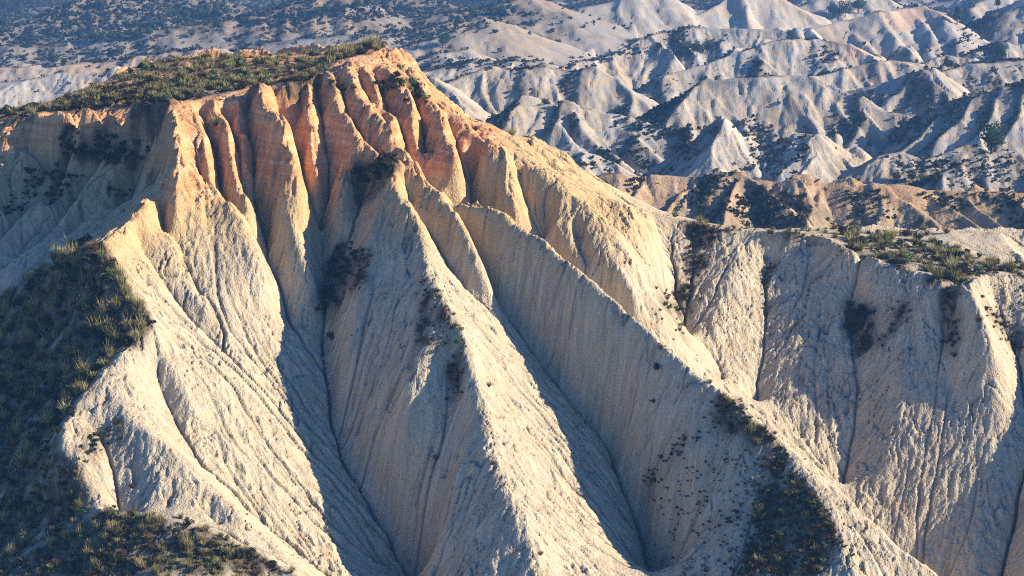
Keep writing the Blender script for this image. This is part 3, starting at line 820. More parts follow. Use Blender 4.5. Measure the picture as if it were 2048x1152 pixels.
# ------------------------------------------------------------------ plants: prototypes
M_GRASS = leaf_material("tussock_grass", [(0.0, (0.03, 0.034, 0.012)), (0.3, (0.16, 0.16, 0.055)), (0.6, (0.34, 0.30, 0.12)), (1.0, (0.55, 0.46, 0.24))])
M_DARK = leaf_material("dark_scrub_leaf", [(0.0, (0.012, 0.016, 0.007)), (0.5, (0.036, 0.041, 0.017)), (1.0, (0.10, 0.09, 0.04))])
M_GREEN = leaf_material("fresh_green_leaf", [(0.0, (0.05, 0.09, 0.025)), (0.5, (0.13, 0.20, 0.055)), (1.0, (0.27, 0.33, 0.11))])
M_DRY = leaf_material("dry_twigs", [(0.0, (0.05, 0.03, 0.018)), (0.5, (0.14, 0.085, 0.048)), (1.0, (0.30, 0.20, 0.12))])
M_PINE = leaf_material("pine_needles", [(0.0, (0.016, 0.03, 0.013)), (0.5, (0.045, 0.07, 0.026)), (1.0, (0.10, 0.13, 0.045))], 0.25)
M_BARK, _nt, _b = nodes("bark")
_b.inputs["Base Color"].default_value = (0.09, 0.065, 0.045, 1)
M_ROCK, _nt, _b = nodes("pale_stone")
_b.inputs["Base Color"].default_value = (0.36, 0.31, 0.25, 1)

def blades(n, R, H, seed, w=0.022, lean=(0.15, 0.75), tint=(0.15, 0.85)):
    r = np.random.default_rng(seed)
    ph = r.uniform(0, 2 * np.pi, n)
    b0 = np.sqrt(r.uniform(0, 1, n)) * R * 0.35
    L = H * r.uniform(0.55, 1.1, n)
    ln = r.uniform(*lean, n)
    d = np.stack([np.cos(ph), np.sin(ph)], 1)
    ps = ph + r.normal(0, 0.5, n)
    q = np.stack([-np.sin(ps), np.cos(ps)], 1)
    V = []
    for t, wk in ((0.0, 1.0), (0.55, 0.8), (1.0, 0.12)):
        out = b0 + L * ln * t ** 1.25
        z = L * (t - 0.42 * ln * t * t)
        c = np.concatenate([d * out[:, None], z[:, None]], 1)
        o = np.concatenate([q * (w * wk), np.zeros((n, 1))], 1)
        V += [c - o, c + o]
    V = np.stack(V, 1).reshape(-1, 3)
    k = np.arange(n)[:, None] * 6
    F = np.concatenate([k + [0, 1, 3, 2], k + [2, 3, 5, 4]], 0)
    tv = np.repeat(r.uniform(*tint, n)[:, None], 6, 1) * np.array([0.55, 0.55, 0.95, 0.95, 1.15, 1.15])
    return V, F, np.clip(tv.ravel(), 0, 1)

def leaves(n, R, H, seed, size=0.09, lobes=7, tint=(0.1, 0.9), flat=0.0):
    r = np.random.default_rng(seed)
    lc = np.stack([r.normal(0, 0.42, lobes) * R, r.normal(0, 0.42, lobes) * R, H * r.uniform(0.3, 0.78, lobes)], 1)
    lr = r.uniform(0.3, 0.55, lobes) * min(R, H * 0.8)
    lt = r.uniform(-0.18, 0.18, lobes)
    k = r.integers(0, lobes, n)
    dv = r.normal(0, 1, (n, 3))
    dv /= np.linalg.norm(dv, axis=1)[:, None]
    c = lc[k] + dv * (lr[k] * r.uniform(0.45, 1.05, n) ** 0.6)[:, None] * np.array([1, 1, 0.85])
    c[:, 2] = np.maximum(c[:, 2], 0.03 * H)
    nn = dv + r.normal(0, 0.55, (n, 3))
    nn /= np.linalg.norm(nn, axis=1)[:, None]
    a = np.cross(nn, r.normal(0, 1, (n, 3)))
    a /= np.linalg.norm(a, axis=1)[:, None]
    b = np.cross(nn, a)
    s = (size * r.uniform(0.6, 1.3, n))[:, None]
    V = np.stack([c - a * s, c + b * s * 0.55, c + a * s, c - b * s * 0.55], 1).reshape(-1, 3)
    F = np.arange(4 * n).reshape(n, 4)
    t = np.clip(r.uniform(*tint, n) + lt[k], 0, 1)
    return V, F, np.repeat(t, 4)

def twigs(n, R, H, seed, w=0.012):
    return blades(n, R * 0.4, H, seed, w, (0.2, 0.95), (0.1, 0.8))

def join(*parts):
    V, F, T, o = [], [], [], 0
    for v, f, t in parts:
        V.append(v); F.append(f + o); T.append(t); o += len(v)
    return np.concatenate(V), np.concatenate(F), np.concatenate(T)

def tube(path, radii, n=7):
    V, F = [], []
    for (x, y, z), r in zip(path, radii):
        for i in range(n):
            V.append((x + r * math.cos(2 * math.pi * i / n), y + r * math.sin(2 * math.pi * i / n), z))
    for j in range(len(path) - 1):
        for i in range(n):
            F.append((j * n + i, j * n + (i + 1) % n, (j + 1) * n + (i + 1) % n, (j + 1) * n + i))
    return np.array(V), np.array(F), np.full(len(V), 0.4)

# (name, category, material, full prototypes, lighter prototypes for the mass of scrub); all about one metre across
KINDS = {
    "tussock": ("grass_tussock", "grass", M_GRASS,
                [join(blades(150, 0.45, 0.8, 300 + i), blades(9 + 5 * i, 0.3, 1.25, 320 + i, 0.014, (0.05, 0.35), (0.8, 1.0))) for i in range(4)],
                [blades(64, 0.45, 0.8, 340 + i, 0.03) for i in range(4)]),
    "dark": ("dark_shrub", "shrub", M_DARK,
             [join(leaves(330, 0.5, 0.75, 360 + i, 0.075), twigs(22, 0.5, 0.8, 370 + i)) for i in range(3)],
             [leaves(110, 0.5, 0.7, 380 + i, 0.11) for i in range(3)]),
    "green": ("green_shrub", "shrub", M_GREEN,
              [leaves(260, 0.42, 0.62, 400 + i, 0.065) for i in range(3)],
              [leaves(90, 0.42, 0.6, 410 + i, 0.1) for i in range(3)]),
    "dry": ("dry_shrub", "shrub", M_DRY,
            [join(twigs(120, 0.8, 0.7, 420 + i), leaves(70, 0.4, 0.55, 430 + i, 0.05)) for i in range(3)],
            [twigs(60, 0.8, 0.65, 440 + i, 0.02) for i in range(3)]),
}

def in_poly(poly, u, v):
    c = np.zeros(u.shape, bool)
    n = len(poly)
    for i in range(n):
        (x1, y1), (x2, y2) = poly[i], poly[(i + 1) % n]
        hit = ((y1 > v) != (y2 > v)) & (u < (x2 - x1) * (v - y1) / (y2 - y1 + 1e-9) + x1)
        c ^= hit
    return c

# where the scrub grows: outline, number, kinds, sizes, wording
ZONES = [
    ([(-90, 640), (0, 598), (60, 556), (130, 498), (182, 484), (205, 505), (225, 550), (262, 600), (300, 640), (290, 665), (232, 705), (203, 752), (150, 800), (118, 850), (108, 890), (60, 930), (-90, 930)],
     820, dict(tussock=.50, dark=.38, dry=.08, green=.04), (0.55, 1.25), "in the dense scrub covering the shaded slope at far left"),
    ([(-90, 930), (60, 930), (108, 890), (140, 950), (190, 1010), (260, 1026), (376, 1046), (470, 1086), (520, 1112), (430, 1130), (300, 1100), (330, 1152), (-90, 1152)],
     620, dict(tussock=.45, dark=.30, dry=.20, green=.05), (0.35, 0.85), "on the dark foreground hill at bottom left"),
    ([(300, 1100), (430, 1080), (520, 1113), (602, 1150), (330, 1152)], 90, dict(tussock=.3, dark=.35, dry=.25, green=.1), (0.3, 0.7), "on the bare blue-grey shoulder of the foreground hill"),
    ([(-60, 262), (0, 246), (90, 226), (170, 216), (260, 213), (330, 208), (300, 180), (210, 170), (150, 190), (100, 208), (0, 224), (-60, 230)],
     230, dict(tussock=.55, dark=.27, dry=.18), (0.45, 1.05), "at the sunlit left end of the flat hilltop"),
    ([(330, 207), (385, 196), (500, 176), (620, 158), (700, 106), (620, 104), (520, 110), (400, 112), (290, 126), (210, 162), (300, 180)],
     560, dict(tussock=.56, dark=.10, green=.20, dry=.14), (0.4, 0.95), "in the thick green and straw scrub on the flat hilltop"),
    ([(560, 172), (622, 163), (655, 147), (640, 140), (560, 158)], 26, dict(dry=.6, dark=.4), (0.5, 1.0), "along the crumbling front rim of the hilltop"),
    ([(640, 122), (700, 96), (760, 90), (758, 104), (700, 112), (650, 128)], 50, dict(tussock=.7, dark=.3), (0.8, 1.3), "on the highest corner of the hilltop"),
    ([(722, 352), (775, 316), (790, 330), (775, 350), (735, 378), (715, 372)], 34, dict(dark=.75, dry=.15, green=.1), (0.6, 1.2), "in the dark thicket at the head of the central spur"),
    ([(700, 470), (722, 500), (690, 570), (668, 625), (640, 628), (650, 580), (672, 520)], 70, dict(dark=.55, dry=.35, green=.1), (0.4, 0.9), "in the shaded gully left of the central spur"),
    ([(730, 490), (760, 540), (700, 600), (670, 620), (680, 580), (720, 520)], 40, dict(dry=.8, dark=.2), (0.3, 0.6), "on the brushy flank left of the central spur"),
    ([(848, 560), (880, 582), (905, 640), (935, 690), (905, 705), (860, 690), (800, 705), (830, 650)], 95, dict(dry=.85, dark=.15), (0.25, 0.55), "on the brown dry patch of the central spur crest"),
    ([(897, 705), (930, 720), (915, 800), (900, 790)], 26, dict(dry=.7, dark=.3), (0.3, 0.6), "in the narrow gully below the dry patch"),
    ([(1440, 800), (1480, 800), (1530, 858), (1560, 890), (1510, 890), (1450, 860), (1420, 838)], 90, dict(dry=.5, dark=.3, tussock=.2), (0.3, 0.75), "just under the crest of the long right-centre ridge"),
    ([(1440, 850), (1350, 925), (1290, 990), (1282, 970), (1340, 900), (1420, 838)], 46, dict(dark=.6, dry=.4), (0.25, 0.55), "along the brown rib of the right-centre ridge"),
    ([(1560, 900), (1625, 985), (1680, 1085), (1640, 1152), (1465, 1152), (1490, 1080), (1520, 1010), (1530, 940)], 420, dict(dark=.44, dry=.36, tussock=.13, green=.07), (0.25, 0.75), "in the dark scrub patch low on the right-centre ridge"),
    ([(1500, 880), (1580, 900), (1660, 1010), (1710, 1110), (1690, 1152), (1400, 1152), (1440, 1060), (1490, 980)], 170, dict(dark=.4, dry=.45, tussock=.15), (0.15, 0.45), "straggling round the dark patch of the right-centre ridge"),
    ([(1310, 1000), (1400, 900), (1520, 900), (1520, 1010), (1460, 1152), (1320, 1152)], 210, dict(dark=.8, dry=.2), (0.12, 0.36), "dotted over the pale lower face of the right-centre ridge"),
    ([(1650, 470), (1740, 458), (1850, 470), (1890, 490), (1980, 520), (2060, 540), (2060, 556), (1960, 552), (1930, 580), (1870, 560), (1800, 540), (1720, 512)],
     190, dict(tussock=.42, dark=.36, dry=.12, green=.10), (0.45, 1.3), "on the brushy right-hand plateau"),
    ([(1330, 428), (1400, 440), (1480, 455), (1640, 455), (1640, 475), (1530, 466), (1440, 466), (1380, 460)], 60, dict(tussock=.55, dry=.35, green=.1), (0.3, 0.7), "along the thin saddle crest right of the hill"),
    ([(1380, 450), (1450, 465), (1420, 500), (1405, 560), (1380, 620), (1362, 690), (1350, 680), (1360, 600), (1375, 500)], 95, dict(dark=.4, dry=.5, green=.1), (0.3, 0.8), "in the first gully of the right-hand slope"),
    ([(1318, 580), (1342, 590), (1335, 640), (1318, 640)], 12, dict(dark=.5, dry=.5), (0.4, 0.8), "at the foot of the saddle gully"),
    ([(1530, 525), (1552, 525), (1535, 600), (1540, 650), (1522, 650)], 22, dict(dark=.5, green=.2, dry=.3), (0.3, 0.6), "in the second gully of the right-hand slope"),
    ([(1695, 615), (1735, 620), (1745, 665), (1725, 720), (1705, 700)], 40, dict(dark=.6, dry=.4), (0.4, 0.9), "in the dark pocket midway up the right-hand slope"),
    ([(1740, 690), (1800, 600), (1830, 610), (1770, 700)], 24, dict(dry=.7, dark=.3), (0.3, 0.6), "beside the dark pocket of the right-hand slope"),
    ([(1880, 575), (1912, 575), (1912, 690), (1895, 720), (1888, 640)], 36, dict(dark=.5, dry=.5), (0.3, 0.7), "in the gully under the plateau tip"),
    ([(1975, 600), (2048, 690), (2060, 760), (2030, 700), (1980, 630)], 40, dict(dark=.8, dry=.2), (0.3, 0.6), "in the deep gully at the right edge"),
    ([(1970, 570), (2060, 570), (2060, 690), (2010, 640)], 60, dict(dark=1.0), (0.1, 0.25), "dotted on the face at the right edge"),
    ([(120, 275), (190, 270), (255, 290), (300, 310), (260, 330), (200, 325), (160, 320), (120, 305)], 85, dict(dark=.9, dry=.1), (0.4, 0.9), "on the ledge of the shaded brown cliff at upper left"),
    ([(95, 345), (60, 400), (20, 430), (0, 460), (0, 440), (40, 390), (80, 350)], 36, dict(dark=.8, dry=.2), (0.3, 0.8), "in the shaded gully at the left edge"),
    ([(90, 340), (150, 340), (165, 360), (125, 400), (85, 430), (100, 390)], 40, dict(dark=.7, dry=.3), (0.3, 0.8), "in the second shaded gully at upper left"),
    ([(222, 380), (262, 385), (262, 400), (225, 400)], 10, dict(dark=.7, dry=.3), (0.3, 0.6), "on the shaded rib below the brown cliff"),
    ([(205, 860), (250, 840), (250, 880), (215, 900), (195, 920), (150, 930), (150, 910)], 30, dict(tussock=.3, dark=.5, green=.2), (0.3, 0.6), "among the small broken ridges at lower left"),
    ([(745, 165), (800, 150), (850, 165), (850, 215), (800, 190), (760, 190)], 22, dict(dark=.6, green=.4), (0.4, 0.9), "on the orange ledges below the peak"),
    ([(640, 150), (720, 180), (690, 190), (650, 170)], 8, dict(green=.5, dark=.5), (0.3, 0.6), "on the orange flutes below the hilltop"),
]

PLANTS = []        # (kind, x, y, z, size, yaw, wording)
def r_choice(d, r):
    return r.choice(list(d.keys()), p=np.array(list(d.values())) / sum(d.values()))

def sample_zone(poly, n, r):
    us, vs = [p[0] for p in poly], [p[1] for p in poly]
    U, Vv = np.zeros(0), np.zeros(0)
    while len(U) < n:
        u, v = r.uniform(min(us), max(us), 4 * n), r.uniform(min(vs), max(vs), 4 * n)
        k = in_poly(poly, u, v)
        U, Vv = np.concatenate([U, u[k]]), np.concatenate([Vv, v[k]])
    return U[:n], Vv[:n]

_r = np.random.default_rng(99)
for poly, n, kinds, (s0, s1), words in ZONES:
    u, v = sample_zone(poly, n, _r)
    P, ok = at(u + _r.normal(0, 7, n), v + _r.normal(0, 5, n)) if 'hilltop' not in words else at(u, v)
    big = [p for p in range(n) if ok[p] and P[p, 1] < 205]
    for i in big:
        PLANTS.append((str(r_choice(kinds, _r)), *P[i], s0 + (s1 - s0) * _r.uniform() ** 1.6, _r.uniform(0, 6.28), words))

# litter and dark soil under the scrub
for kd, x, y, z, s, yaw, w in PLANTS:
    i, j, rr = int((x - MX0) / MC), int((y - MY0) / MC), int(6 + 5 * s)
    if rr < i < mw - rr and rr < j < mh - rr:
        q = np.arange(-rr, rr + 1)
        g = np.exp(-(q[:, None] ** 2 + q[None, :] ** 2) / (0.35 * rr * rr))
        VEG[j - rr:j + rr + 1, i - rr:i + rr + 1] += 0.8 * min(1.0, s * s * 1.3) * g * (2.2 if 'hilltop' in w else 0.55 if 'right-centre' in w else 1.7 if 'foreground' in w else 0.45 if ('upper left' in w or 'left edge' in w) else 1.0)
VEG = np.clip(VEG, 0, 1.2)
V = np.stack([GX.ravel(), GY.ravel(), ZM.ravel()], 1)
hill = mesh_obj("eroded_hill", V, grid_faces(mh, mw), M_CLAY, dict(orange=ORANGE, yellow=YELLOW, rill_shade=RV, veg=VEG, streak=STK))
tag(hill, kind="structure")

# ------------------------------------------------------------------ plants: single ones first, then the mass of scrub
PROTO = {}
def proto_meshes(kind):
    if kind not in PROTO:
        name, cat, mat, full, lite = KINDS[kind]
        PROTO[kind] = [mesh_obj(name, v, f, mat, dict(tint=t), smooth=False, link=False) for v, f, t in full]
    return PROTO[kind]

def place(kind, x, y, z, s, yaw, label, group=None, sz=1.0):
    name, cat = KINDS[kind][:2]
    o = bpy.data.objects.new(name, random.choice(proto_meshes(kind)))
    o.location = (x, y, z - 0.05 * s)
    o.rotation_euler = (0, 0, yaw)
    o.scale = (s, s, s * sz)
    COL.objects.link(o)
    return tag(o, label, cat, group)

SINGLES = [
    ("tussock", 1350, 434, 0.75, "round straw tussock alone on the saddle crest right of the hill"),
    ("tussock", 1400, 446, 0.85, "pale grass clump beside the lone round tussock on the saddle"),
    ("tussock", 1455, 462, 0.6, "yellow-green grass clump midway along the saddle crest"),
    ("dry", 1540, 470, 0.9, "reddish dry bush hanging over the saddle edge"),
    ("dry", 1668, 458, 1.0, "rounded ochre bush standing on the back edge of the plateau"),
    ("dark", 1690, 460, 0.6, "small dark bush next to the rounded ochre bush"),
    ("dry", 1893, 466, 1.1, "brown leafless bush on the back edge above the ochre slope"),
    ("green", 1852, 462, 0.8, "bright green upright plant on the back edge of the plateau"),
    ("green", 1745, 482, 1.0, "bright green rounded shrub among plateau tussocks"),
    ("green", 1650, 466, 0.8, "bright green shrub at the left end of the plateau scrub"),
    ("green", 1683, 506, 0.55, "small pale green cushion on bare clay below the plateau rim"),
    ("green", 1942, 530, 0.6, "little vivid green plant at the foot of the ochre slope"),
    ("dark", 376, 1052, 0.75, "dark round bush alone on the foreground crest"),
    ("tussock", 441, 1076, 0.6, "yellow-green upright clump on the foreground crest near its right end"),
    ("dry", 264, 975, 0.75, "brown dry bush alone on the pale cracked face at lower left"),
    ("green", 918, 664, 0.75, "bright green shrub on the central spur, uppermost of its pair"),
    ("green", 916, 692, 0.9, "green shrub on the central spur with dry stems under it"),
    ("dark", 664, 684, 0.95, "dark shrub alone on the left flank of the central spur"),
    ("dry", 978, 773, 0.7, "reddish dry shrub on the sunlit crest of the central spur"),
    ("dry", 987, 933, 0.65, "small reddish shrub lower on the sunlit crest of the central spur"),
    ("dry", 1081, 1110, 0.55, "reddish shrub near the bottom of the central spur crest"),
    ("dry", 873, 920, 0.75, "brown bush in the pale gully on the central spur's left face"),
    ("tussock", 432, 252, 1.15, "tan grass tuft hanging on the orange cliff flute"),
    ("dark", 838, 198, 1.2, "dark spiky bush on the orange ledge right of the peak"),
    ("green", 801, 140, 1.0, "bright green shrub on the orange slope just below the peak"),
    ("green", 806, 168, 0.95, "green shrub in the middle of the orange ledges"),
    ("dark", 786, 180, 0.9, "grey-green shrub in the hollow of the orange ledges"),
    ("dark", 300, 168, 1.2, "dark dome-shaped bush at the front of the flat hilltop"),
    ("dark", 488, 176, 0.95, "dark bush on the rim above the second orange flute"),
    ("dry", 400, 196, 0.9, "brown bush drooping over the rim at the top of the sunlit arete"),
    ("tussock", 1503, 874, 1.1, "tall straw tussock near the crest of the long right-centre ridge"),
    ("dry", 1322, 700, 0.7, "brown bush beside the crest of the long ridge, highest on it"),
    ("dark", 1315, 745, 0.7, "dark bush on the grey face below the long ridge crest"),
    ("dark", 1307, 806, 0.45, "small dark bush alone on the grey face of the long ridge"),
    ("dry", 1420, 768, 0.6, "reddish tuft right on the crest of the long ridge"),
    ("dark", 1722, 636, 1.5, "big dark bush filling the pocket of the right-hand slope"),
    ("dry", 1957, 650, 0.9, "brown bush on the sunlit spur at far right"),
    ("dry", 1908, 716, 0.7, "brown bush in the gully left of the sunlit spur"),
    ("dark", 60, 350, 0.9, "dark bush on the shaded slope nearest the left edge"),
    ("dark", 140, 305, 1.2, "dark bush at the left end of the cliff ledge"),
    ("tussock", 1024, 271, 0.9, "olive tussock alone on the ochre skyline ridge"),
    ("dry", 952, 262, 0.9, "dry tuft on the skyline where orange turns to ochre"),
]
_u, _v = np.array([s[1] for s in SINGLES]), np.array([s[2] for s in SINGLES])
_P, _ok = at(_u, _v)
for (kd, u, v, s, lab), p in zip(SINGLES, _P):
    place(kd, p[0], p[1], p[2], s, random.uniform(0, 6.28), lab)

NOTE = {"tussock": "olive and straw grass tussock", "dark": "dark green shrub", "green": "fresh green shrub", "dry": "brown dry shrub"}
LIMIT = {"tussock": 230, "dark": 200, "green": 90, "dry": 130}
rest = {k: [] for k in KINDS}
for kd in KINDS:
    mine = sorted([p for p in PLANTS if p[0] == kd], key=lambda p: -p[4] / p[2])
    for k, (kk, x, y, z, s, yaw, words) in enumerate(mine):
        if k < LIMIT[kd]:
            place(kd, x, y, z, s, yaw, NOTE[kd] + " " + words, KINDS[kd][0].replace("_", " ") + "s " + words, random.uniform(0.8, 1.15))
        else:
            rest[kd].append((x, y, z, s, yaw))

def merged(name, protos, items, mat, label, cat):
    Vs, Fs, Ts, off = [], [], [], 0
    r = np.random.default_rng(5)
    for i, it in enumerate(items):
        x, y, z, s, yaw = it
        v, f, t = protos[i % len(protos)]
        c, sn = math.cos(yaw), math.sin(yaw)
        w = np.empty_like(v)
        w[:, 0] = (v[:, 0] * c - v[:, 1] * sn) * s + x
        w[:, 1] = (v[:, 0] * sn + v[:, 1] * c) * s + y
        w[:, 2] = v[:, 2] * s * r.uniform(0.8, 1.2) + z - 0.05 * s
        Vs.append(w); Fs.append(f + off); Ts.append(np.clip(t + r.uniform(-0.15, 0.15), 0, 1)); off += len(v)
    o = mesh_obj(name, np.concatenate(Vs), np.concatenate(Fs), mat, dict(tint=np.concatenate(Ts)), smooth=False)
    return tag(o, label, cat, kind="stuff")

LAB = {"tussock": ("tussock_cover", "mass of small grass tufts over the hilltop and scrubby slopes"), "dark": ("scrub_cover", "mass of small dark bushes on the shaded slopes and gullies"),
       "green": ("herb_cover", "small fresh green plants scattered through the scrub"), "dry": ("twig_cover", "low brown dead brush scattered over the slopes")}
for kd in KINDS:
    if rest[kd]:
        merged(LAB[kd][0], KINDS[kd][4], rest[kd], KINDS[kd][2], LAB[kd][1], "scrub")

def clumps(x, y, z, size, r):
    n = len(x)
    s = size * r.uniform(0.45, 1.25, n) ** 1.3
    q = 6
    dv = r.normal(0, 1, (n, q, 3))
    dv /= np.linalg.norm(dv, axis=2)[..., None]
    cen = dv * np.array([0.42, 0.42, 0.3]) * r.uniform(0.5, 1.0, (n, q, 1)) + np.array([0, 0, 0.28])
    nn = dv + r.normal(0, 0.4, (n, q, 3))
    a = np.cross(nn, r.normal(0, 1, (n, q, 3)))
    a /= np.linalg.norm(a, axis=2)[..., None]
    b = np.cross(nn, a)
    b /= np.linalg.norm(b, axis=2)[..., None]
    e = 0.33
    V = np.stack([cen - a * e, cen + b * e * 0.8, cen + a * e, cen - b * e * 0.8], 2)
    V = V * s[:, None, None, None] + np.stack([x, y, z], 1)[:, None, None, :]
    T = np.broadcast_to(r.uniform(0.1, 0.9, (n, 1, 1)), (n, q, 4))
    return V.reshape(-1, 3), T.ravel()

# distant scrub: far too much to count
def far_scrub(bi, n, size, seed):
    x0, y0, c, Z, wgt = BANDS[bi]
    r = np.random.default_rng(seed)
    h, w = Z.shape
    j, i = r.integers(1, h - 2, 10 * n), r.integers(1, w - 2, 10 * n)
    x, y = x0 + c * (i + r.uniform(0, 1, 10 * n)), y0 + c * (j + r.uniform(0, 1, 10 * n))
    keep = (r.uniform(0, 1, 10 * n) < wgt[j, i] ** 2.4 + 0.001) & (np.abs(x) < 0.27 * y + 8)
    x, y = x[keep][:n], y[keep][:n]
    n = len(x)
    z = bilin(Z, (x - x0) / c, (y - y0) / c)
    return clumps(x, y, z, size, r)

parts = [far_scrub(0, 24000, 0.62, 501), far_scrub(1, 48000, 0.85, 502), far_scrub(2, 85000, 1.45, 503)]
PATCHES = [([(1480, 392), (1520, 378), (1580, 398), (1615, 420), (1618, 445), (1500, 452), (1470, 430)], 260, 1.15), ([(1400, 360), (1470, 348), (1440, 385), (1390, 420), (1360, 425)], 170, 0.9),
           ([(1250, 372), (1300, 352), (1255, 400), (1215, 420)], 60, 0.9), ([(1690, 392), (1740, 380), (1790, 410), (1770, 450), (1700, 445)], 120, 0.8), ([(1845, 392), (1890, 388), (1940, 420), (1900, 430)], 90, 0.9),
           ([(1945, 392), (2050, 388), (2060, 420), (1990, 425)], 110, 0.9), ([(1925, 330), (1975, 312), (2030, 312), (2035, 370), (1900, 372)], 170, 0.8), ([(1130, 306), (1190, 312), (1240, 335), (1150, 340)], 60, 0.8),
           ([(1215, 232), (1300, 246), (1370, 262), (1330, 280), (1260, 262)], 170, 1.0), ([(1478, 238), (1530, 248), (1555, 285), (1500, 296), (1480, 270)], 170, 1.0), ([(1470, 330), (1540, 290), (1622, 270), (1610, 330), (1560, 355)], 210, 0.9),
           ([(1780, 320), (1850, 322), (1900, 310), (1900, 350), (1800, 345)], 120, 0.9), ([(1600, 120), (1650, 90), (1690, 120), (1640, 140)], 70, 1.2), ([(1850, 110), (1900, 70), (1990, 25), (1990, 60), (1920, 100)], 130, 1.3),
           ([(1120, 125), (1220, 106), (1290, 75), (1280, 110), (1200, 130)], 130, 1.2), ([(-20, 78), (60, 42), (130, 10), (330, 2), (430, 34), (300, 60), (170, 74), (60, 90)], 900, 1.7), ([(440, 42), (560, 30), (640, 16), (900, 2), (1000, 2), (990, 18), (800, 36), (640, 46), (520, 58)], 700, 1.7),
           ([(560, 72), (780, 60), (900, 44), (1000, 20), (1010, 40), (900, 75), (820, 100), (700, 84)], 450, 1.4), ([(0, 110), (240, 92), (330, 85), (330, 104), (200, 116), (0, 132)], 300, 1.3), ([(840, 130), (960, 118), (1080, 120), (1060, 132), (900, 140)], 120, 1.1)]
_rp = np.random.default_rng(808)
for poly, n, size in PATCHES:
    u, v = sample_zone(poly, int(n * 0.55), _rp)
    P, ok = at(u + _rp.normal(0, 9, len(u)), v + _rp.normal(0, 4, len(v)), 210)
    P = P[ok]
    parts.append(clumps(P[:, 0], P[:, 1], P[:, 2], size * 0.85, _rp))
Vf, Tf = np.concatenate([p[0] for p in parts]), np.concatenate([p[1] for p in parts])
tag(mesh_obj("distant_scrub", Vf, np.arange(len(Vf)).reshape(-1, 4), M_DARK, dict(tint=Tf), smooth=False),
    "dark low scrub speckling the distant badland slopes", "scrub", kind="stuff")

# ------------------------------------------------------------------ pines in the far valleys
CROWNS, TRUNKS = [], []
for i in range(4):
    r = np.random.default_rng(600 + i)
    wide = (0.36, 0.30, 0.42, 0.26)[i]
    v, f, t = leaves(900, wide * 1.12, 0.95, 610 + i, 0.05, 18, (0.05, 0.95))
    v[:, 2] = 0.06 + v[:, 2]
    CROWNS.append(mesh_obj("crown", v, f, M_PINE, dict(tint=t), smooth=False, link=False))
    path = [(0, 0, -0.05), (0.01, 0.0, 0.15), (0.02 * (i - 1), 0.015, 0.4), (0.01, 0.0, 0.7)]
    limbs = [tube(path, [0.035, 0.028, 0.02, 0.008])]
    for k in range(4):
        an = r.uniform(0, 6.28)
        limbs.append(tube([(0.01, 0, 0.3 + 0.08 * k), (0.11 * math.cos(an), 0.11 * math.sin(an), 0.4 + 0.09 * k), (0.2 * math.cos(an), 0.2 * math.sin(an), 0.47 + 0.09 * k)], [0.013, 0.009, 0.004], 5))
    v, f, t = join(*limbs)
    TRUNKS.append(mesh_obj("trunk", v, f, M_BARK, dict(tint=t), link=False))

def pine(u, v, hpx, shape, label, group=None):
    P, ok = at([u], [v], 210)
    x, y, z = P[0]
    H = hpx / F_PX * y * 1.05
    e = bpy.data.objects.new("pine_tree", None)
    e.empty_display_size = 0.3
    e.location = (x, y, z)
    e.scale = (H, H, H)
    e.rotation_euler = (0, 0, random.uniform(0, 6.28))
    COL.objects.link(e)
    tag(e, label, "tree", group)
    for nm, me in (("trunk", TRUNKS[shape]), ("crown", CROWNS[shape])):
        o = bpy.data.objects.new(nm, me)
        o.parent = e
        COL.objects.link(o)

